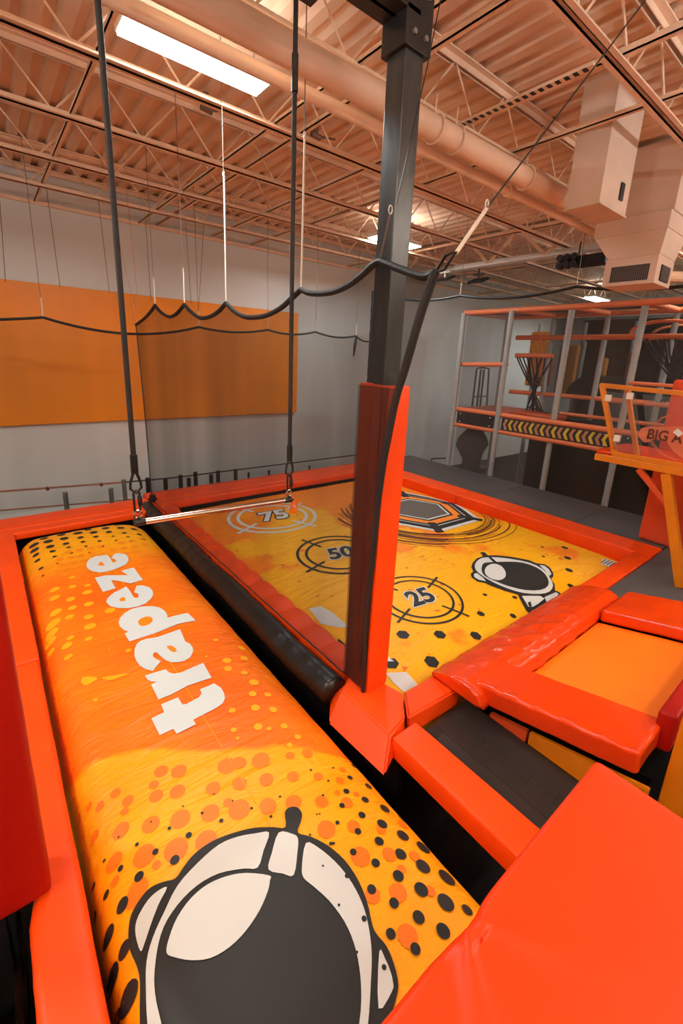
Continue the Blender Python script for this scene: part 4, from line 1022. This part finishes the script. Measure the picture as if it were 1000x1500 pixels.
# dangling thin wires along the back wall
for (u, v0, u2, v2), lab in zip([(0, 300, 8, 413), (72, 305, 88, 421), (147, 318, 160, 428), (170, 330, 178, 470), (273, 345, 280, 445), (297, 352, 290, 470), (214, 338, 221, 440)],
        ('leftmost thin wire down the back wall', 'thin wire left of the trapeze rope', 'thin wire touching the left trapeze rope', 'thin slanted wire behind the left trapeze rope', 'thin wire above the second net peak', 'thin wire above the third net peak', 'thin wire above the farthest net peak')):
    a = ony(u, v0, 7.9); c_ = ony(u2, v2, 7.9); a = a+(a-c_)*.25
    b = B(); tube(b, [(c_.x, 7.9, c_.z), (a.x, 7.9, min(a.z, 4.55))], .004, 4); single('thin_wire', b, 'cable', lab, 'cable', 'thin wires in front of the back wall')

# ------------------------------------------------------------------ play frame
PX, PX2, PX3 = 8.05, 9.6, 11.1
cols = [6.0, 4.91, 3.85, 2.74, 1.65, .55, -.55]
play = t = thing('play_structure', (9.5, 2.7, -.9), 'tall indoor climbing frame of grey padded poles and orange foam rails', 'play structure')
def pole(x, y, z0, z1, mt_='foam_grey'):
    b = B(); n = int((z1-z0)/.12); pts = []; rad = []
    for k in range(n+1):
        z = z0+(z1-z0)*k/n; pts += [(x, y, z)]; rad += [.052 if k % 3 else .049]
    tube(b, pts, rad, 12); part('pole', b, mt_, t, True)
for y in cols: pole(PX-.09 if y in (6.0, 4.91) else PX+.03, y, -.9, 3.2)
for y in cols: pole(PX2, y, -.9, 3.24)
for y in cols[:5]: pole(PX3, y, -.9, 3.24)
def frail(a, c, r=.05, mt_='foam_orange', name='foam_rail'):
    b = B(); tube(b, [a, c], r, 10); part(name, b, mt_, t, True)
frail((PX, 6.05, 3.22), (PX, -.55, 3.22)); frail((PX2, 6.05, 3.26), (PX2, -.55, 3.26))
for y in cols: frail((PX, y, 3.22), (PX2, y, 3.26))
frail((PX, 6.0, 2.18), (PX, 4.91, 2.22), .045)
frail((PX-.04, 6.05, 1.24), (PX-.04, -.55, 1.24)); frail((PX-.04, 6.05, .91), (PX-.04, -.55, .91))
frail((9.15, 5.45, 2.79), (9.15, 0, 2.79)); frail((9.15, 5.41, 2.42), (9.15, 4.60, 2.43))
frail((PX2, 5.7, 1.62), (PX2, 1.0, 1.66)); frail((8.6, 4.0, 1.36), (8.6, .5, 1.36), .035)
frail((8.6, 3.2, 1.68), (8.6, .5, 1.70), .035)
frail((PX, 2.74, 1.02+1.0), (PX, 1.2, 2.0), .03)
# platform
b = B(); box(b, PX, PX2, 4.91, 6.0, 1.20, 1.27, .01); part('platform', b, 'foam_platform', t)
b = B(); box(b, PX+.1, PX2+1.4, -.5, 4.88, 1.16, 1.2, .01); part('platform', b, 'dark_cloth', t)
b = B(); box(b, PX+.4, PX+.9, 4.0, 4.9, 1.21, 1.30, .03, 3); part('step_pad', b, 'foam_platform', t, True)
# side panels
def sidepanel(y0, y1, chev=False):
    b = B(); box(b, PX-.085, PX-.065, y0+.05, y1-.05, .955, 1.195, .003); mats = ['black']
    if chev:
        mats += ['chev_yellow', 'chev_tan', 'grey_print']
        yy = y1-.09; k = 0
        while yy-.09 > y0+.04:
            mi = 1 if k % 2 else 2
            if not (k % 2) and k % 8 == 2: mi = 2
            h = .100; w = .055; s = .05
            for sg_ in (1, -1):
                vs = [(yy, 1.075), (yy-w, 1.075), (yy-w-s, 1.075+sg_*h), (yy-s, 1.075+sg_*h)]
                vv = [b.verts.new((PX-.092, p[0], p[1])) for p in vs]; vw = [b.verts.new((PX-.084, p[0], p[1])) for p in vs]
                b.faces.new(vv).material_index = mi
                for i_ in range(4): b.faces.new((vv[i_], vv[(i_+1) % 4], vw[(i_+1) % 4], vw[i_])).material_index = mi
            yy -= .108; k += 1
    o = part('side_panel', b, mats, t, label='black panel with yellow and tan chevrons' if chev else 'plain black panel')
    for yb in (y0+.12, y1-.14):
        for zb in (.99, 1.16):
            bb = B(); tube(bb, [(PX-.086, yb, zb), (PX-.098, yb, zb)], .014, 8); part('bolt', bb, 'fix', o)
sidepanel(4.96, 5.95)
sidepanel(2.78, 4.87, True); sidepanel(.6, 2.70)
# dark fabric behind and inside, nets
b = B(); box(b, PX2+1.6, PX2+1.63, -1.0, 5.0, -.9, 3.3); part('back_screen', b, 'dark_cloth', t)
b = B(); box(b, PX+.35, PX+.37, -1.0, 4.2, -.85, .9); part('skirt_panel', b, 'pit', t)
b = B(); box(b, PX2-.3, PX2-.28, 4.0, 4.9, -.85, .9); part('skirt_panel', b, 'dark_cloth', t)
b = B(); box(b, PX+.02, PX+.024, 4.95, 5.97, 1.28, 3.18); part('infill_net', b, 'net_far', t)
b = B(); box(b, PX2+.02, PX2+.024, -.5, 4.9, 1.2, 3.2); part('infill_net', b, 'net_dark', t)
b = B(); box(b, PX+.05, PX+.054, 4.95, 5.97, -.85, .9); part('infill_net', b, 'net_far', t)
b = B(); box(b, PX, PX2, -.5, 6.0, 3.255, 3.27); part('roof_net', b, 'net_dark', t)
def cargo(c0, c1, z0, z1, xs, lab):
    """climbing net of vertical strands gathered toward the bottom"""
    b = B(); nst = 11
    for k in range(nst):
        u = k/(nst-1); ya = c0+(c1-c0)*u
        pts = []
        for j in range(9):
            v = j/8; ym = ya*(1-v)+((c0+c1)/2-.12+(u-.5)*.42)*v; pts.append((xs+.18*v+.03*math.sin(k*2+v*5), ym+.03*math.sin(k*1.7+v*6), z0+(z1-z0)*v))
        tube(b, pts, .016, 5)
    for v in (.35, .65, .9):
        pts = []
        for k in range(nst):
            u = k/(nst-1); ya = c0+(c1-c0)*u; ym = ya*(1-v)+((c0+c1)/2-.12+(u-.5)*.42)*v; pts.append((xs+.18*v, ym, z0+(z1-z0)*v-.04*math.sin(u*PI)))
        tube(b, pts, .017, 5)
    part('cargo_net', b, 'rope', t, True, lab)
cargo(5.35, 4.62, 2.38, 1.24, 9.1, 'black climbing net hanging beside the left platform')
cargo(3.0, 2.0, 2.75, 1.7, 9.0, 'black climbing net gathered at the right')
b = B(); tube(b, [(9.0, 4.75, 1.45), (8.95, 4.5, 1.3), (9.0, 4.2, 1.28), (9.0, 3.9, 1.22), (9, 3.6, 1.26)], .02, 6); part('loose_rope', b, 'rope', t, True)
# arch tunnel roof
b = B()
def arch(yc, w, zb, h, x, r, mt_, nm):
    b = B(); pts = [(x, yc+w/2, zb)]+[(x, yc+w/2*math.cos(a), zb+h*math.sin(a)**.7) for a in [PI*k/16 for k in range(1, 16)]]+[(x, yc-w/2, zb)]
    tube(b, pts, r, 8); part(nm, b, mt_, t, True)
arch(2.75, 1.05, 2.80, .25, 9.2, .03, 'foam_orange', 'arch_hoop'); arch(2.75, 1.05, 2.80, .25, 10.2, .03, 'foam_orange', 'arch_hoop'); arch(1.6, .9, 2.80, .25, 9.2, .03, 'foam_orange', 'arch_hoop')
b = B(); prev = None
for k in range(17):
    a = PI*k/16; y = 2.75+.5*math.cos(a); z = 2.80+.24*max(0, math.sin(a))**.7
    cur = (b.verts.new((9.2, y, z)), b.verts.new((10.2, y, z)))
    if prev: b.faces.new((prev[0], prev[1], cur[1], cur[0]))
    prev = cur
part('arch_cover', b, 'net_far', t, 'all')
# tunnel dome
b = B(); prev = None
for k in range(17):
    a = PI*k/16; y = 4.0+.48*math.cos(a); z = 1.66+.42*math.sin(a)
    cur = (b.verts.new((9.75, y, z)), b.verts.new((10.9, y, z)))
    if prev: b.faces.new((prev[0], prev[1], cur[1], cur[0]))
    prev = cur
part('tunnel', b, 'dark_cloth', t, 'all')
b = B(); prev = None
# hanging padded shapes inside
def hangbag(x, y, z0, z1, w, mt_, lab):
    b = B(); box(b, x-.05, x+.05, y-w/2, y+w/2, z0, z1, .04, 3, cut=.1); wrinkle(b, .01, 8)
    single('hanging_bag', b, mt_, lab, 'hanging bag', 'padded shapes hanging inside the play frame', 'all')
hangbag(10.4, 5.55, 1.75, 3.0, .5, 'glow_screen', 'orange padded board behind the left climbing net')
hangbag(10.0, 5.2, 1.8, 2.5, .45, 'tan', 'tan rounded pad seen through the left climbing net')
hangbag(10.4, 4.85, 1.55, 2.7, .42, 'glow_screen', 'orange foil strip next to the second rear pole')
hangbag(10.8, 4.25, 1.9, 2.45, .16, 'glow_screen', 'small bright yellow strip deep inside the play frame')
hangbag(10.3, 3.55, 1.9, 2.6, .13, 'tan', 'slim tan padded stick hanging in the middle of the play frame')
hangbag(9.9, 2.5, 1.8, 1.98, .32, 'tan', 'low tan mound at the right of the play frame')
# silver pillars at the rear
M['silver'] = mat('silver_foil', rgb(170, 168, 162), .35, metal=.5, bump=.8, bscale=40, bdist=.02)
for y in (4.78, 3.15, 2.45):
    b = B(); tube(b, [(10.9, y, -.9), (10.9, y, 2.8)], .055, 10); part('silver_pole', b, 'silver', play, True, 'quilted silver pole')
# black cushion shape and trolley seen at the left under and on the frame
b = B(); pk = [onx(u, v, 8.55) for u, v in ((672,640),(686,627),(700,626),(710,640),(713,652),(702,665),(698,684),(703,702),(674,698),(680,672),(668,652))]
lo = [b.verts.new((8.5, p.y, p.z)) for p in pk]; hi = [b.verts.new((8.64, p.y, p.z)) for p in pk]
b.faces.new(lo); b.faces.new(hi)
for i in range(len(pk)): b.faces.new((lo[i], lo[(i+1) % len(pk)], hi[(i+1) % len(pk)], hi[i]))
bmesh.ops.bevel(b, geom=b.edges[:], offset=.02, segments=2, affect='EDGES')
single('black_bag', b, 'dark_cloth', 'bulky black bag shape under the left platform of the play frame', 'bag', None, True)
# folded trolley behind the left bay
t = thing('trolley', (9.0, 6.0, -.9), 'dark upright folding trolley standing behind the left bay', 'trolley')
p0 = ony(692, 590, 7.6); p1 = ony(698, 540, 7.6); p2 = ony(716, 540, 7.6); p3 = ony(713, 590, 7.6)
b = B(); tube(b, [Vector((p0.x, 7.6, -.9)), p0, p1, p1*.6+p2*.4+Vector((0, 0, .03)), p2, p3, Vector((p3.x, 7.6, -.9))], .028, 8); part('handle_frame', b, 'black', t, True)
b = B()
for u in (.35, .6): 
    q0 = p0.lerp(p3, u); q1 = p1.lerp(p2, u); beam(b, (q0.x, 7.6, -.85), (q1.x, 7.6, q1.z-.02), .05, .03)
for z in (0, .4, .8, 1.3): beam(b, (p0.x, 7.6, z), (p3.x, 7.6, z), .03)
part('lattice', b, 'black', t)
b = B(); box(b, p0.x-.05, p3.x+.1, 7.3, 7.6, -.85, -.8); part('toe_plate', b, 'dark_steel', t)
b = B()
for x in (p0.x, p3.x): tube(b, [(x, 7.66, -.8), (x, 7.72, -.8)], .1, 14)
part('wheels', b, 'black', t, True)
# small bar at the wall foot
b = B(); a = ony(632, 672, 7.9); c_ = ony(656, 671, 7.9); tube(b, [a, c_], .02, 8); tube(b, [c_, c_+Vector((0, 0, -.7))], .02, 8); tube(b, [a, a+Vector((0, 0, -.7))], .02, 8)
single('floor_bar', b, 'dark_steel', 'low dark metal bar at the foot of the wall beyond the mat', 'rail')

# ------------------------------------------------------------------ yellow launch platform at the right edge
TX = 5.5
t = thing('launch_platform', (TX, 1.0, 0), 'yellow wooden launch platform with slanted railing at the right edge', 'platform')
b = B(); box(b, TX, TX+1.0, -.6, 2.075, 1.175, 1.255, .008); part('platform_board', b, 'yellow', t)
b = B(); box(b, TX+.03, TX+.9, -.6, 2.08, 1.256, 1.30, .02, 3, cut=.1); wrinkle(b, .006, 6); part('platform_pad', b, 'vinyl_gloss', t, 'all')
b = B(); beam(b, (TX+.02, 2.165, 2.03), (TX+.02, -.6, 1.94), .05, .05, bev=.005); part('top_rail', b, 'yellow', t)
b = B(); beam(b, (TX+.03, 1.90, 1.28), (TX+.03, -.6, 1.28), .05, .05, bev=.005); part('bottom_rail', b, 'yellow', t)
b = B(); beam(b, (TX+.02, 2.15, 2.04), (TX+.03, 1.87, 1.26), .055, .05, bev=.005); part('railing_post', b, 'yellow', t)
pt = onx(912, 572, TX); pb_ = onx(930, 660, TX)
b = B(); beam(b, (TX+.12, pt.y, 2.0), (TX+.12, pb_.y, 1.27), .05, .045, bev=.005); part('railing_post', b, 'yellow', t)
b = B(); box(b, TX+.09, TX+.15, pb_.y-.05, pb_.y+.05, 1.26, 1.30, .004); part('post_bracket', b, 'dark_steel', t)
for (ya, yb) in ((2.02, 1.72), (1.66, .4)):
    b = B(); hexa(b, [(TX-.012, ya-.13, 1.33), (TX-.012, yb-.13 if yb > 1 else yb, 1.33), (TX-.006, yb-.13 if yb > 1 else yb, 1.33), (TX-.006, ya-.13, 1.33)],
                     [(TX-.012, ya+.06, 1.97), (TX-.012, yb+.06, 1.95), (TX-.006, yb+.06, 1.95), (TX-.006, ya+.06, 1.97)]); part('acrylic_panel', b, 'acrylic', t, label='clear acrylic infill panel')
for (u, v) in ((890, 583), (922, 580), (903, 642)):
    q = onx(u, v, TX-.03); b = B(); box(b, TX-.04, TX-.01, q.y-.03, q.y+.03, q.z-.035, q.z+.035, .004); part('panel_clip', b, 'fix', t)
# etched emblem on the acrylic: disc, swoosh and lettering
b = B()
def disc(cy, cz, ry, rz, x, mt_i=0, n=28):
    f = [b.verts.new((x, cy+ry*math.cos(2*PI*k/n), cz+rz*math.sin(2*PI*k/n))) for k in range(n)]; b.faces.new(f).material_index = mt_i
def P5(u, v): q = onx(u, v, TX-.016); return (TX-.016, q.y, q.z)
f = [b.verts.new(P5(u, v)) for u, v in ((934,638),(938,628),(946,625),(975,625),(1000,624),(1000,612),(1012,605),(1012,668),(1000,672),(985,660),(975,645),(958,642),(950,648),(942,648))]
b.faces.new(f); bmesh.ops.triangulate(b, faces=b.faces[:])
part('etched_emblem', b, 'etch', t, label='frosted disc emblem reading BIG')
b = B()
for off in (0, 3): tube(b, [P5(u+off, v) for u, v in ((980,608),(968,612),(956,622),(951,634),(953,648),(962,660),(975,669),(990,674),(1010,676))], .0035, 4)
part('emblem_ring', b, 'etch', t)
cu = bpy.data.curves.new('n', 'FONT'); cu.body = 'BIG A'; cu.size = 1; cu.offset = .03
ob = bpy.data.objects.new('n', cu); C.objects.link(ob); bpy.context.view_layer.update()
me = bpy.data.meshes.new_from_object(ob.evaluated_get(bpy.context.evaluated_depsgraph_get())); bpy.data.objects.remove(ob)
b = bmesh.new(); b.from_mesh(me); bpy.data.meshes.remove(me)
org = onx(946, 642, TX-.02)
for v in b.verts: v.co = Vector((TX-.02, org.y-v.co.x*.125, org.z+v.co.y*.15))
part('emblem_lettering', b, 'maroon_print', t)
b = B(); q = onx(993, 634, TX-.022); obox(b, q, .02, .07, .05, Vector((1, 0, 0)), Vector((0, .8, .6)), Vector((0, -.6, .8))); part('sticker', b, 'white_print', t)
# legs and braces
b = B(); beam(b, (TX+.05, 1.36, 1.17), (TX+.05, 1.0, .0), .09, .09, bev=.006); part('leg', b, 'yellow', t)
b = B(); beam(b, (TX+.05, 1.62, 1.16), (TX+.05, 1.26, .82), .06, .06, bev=.005); part('brace', b, 'foam_platform', t)
b = B(); beam(b, (TX+.9, 1.36, 1.17), (TX+.9, 1.0, .0), .09, .09, bev=.006); part('leg', b, 'yellow', t)
b = B(); beam(b, (TX+.5, -.4, 1.17), (TX+.5, -.4, .0), .09, .09, bev=.006); part('leg', b, 'yellow', t)
b = B(); box(b, 6.72, 7.14, .85, 1.80, .0, 2.12, .04, 4, cut=.09); wrinkle(b, .008, 5, (1, 1, .5), 5)
single('pillar_pad', b, 'vinyl', 'tall orange padded pillar standing behind the yellow platform', 'padding', None, 'all')

# ------------------------------------------------------------------ world and view
w = bpy.data.worlds.new('w'); SC.world = w; w.use_nodes = True
w.node_tree.nodes['Background'].inputs[0].default_value = (.6, .55, .5, 1); w.node_tree.nodes['Background'].inputs[1].default_value = .3
SC.view_settings.view_transform = 'Standard'; SC.view_settings.look = 'None'; SC.view_settings.gamma = 1
SC.view_settings.exposure = 0.03
try: SC.view_settings.use_curve_mapping = False
except Exception: pass
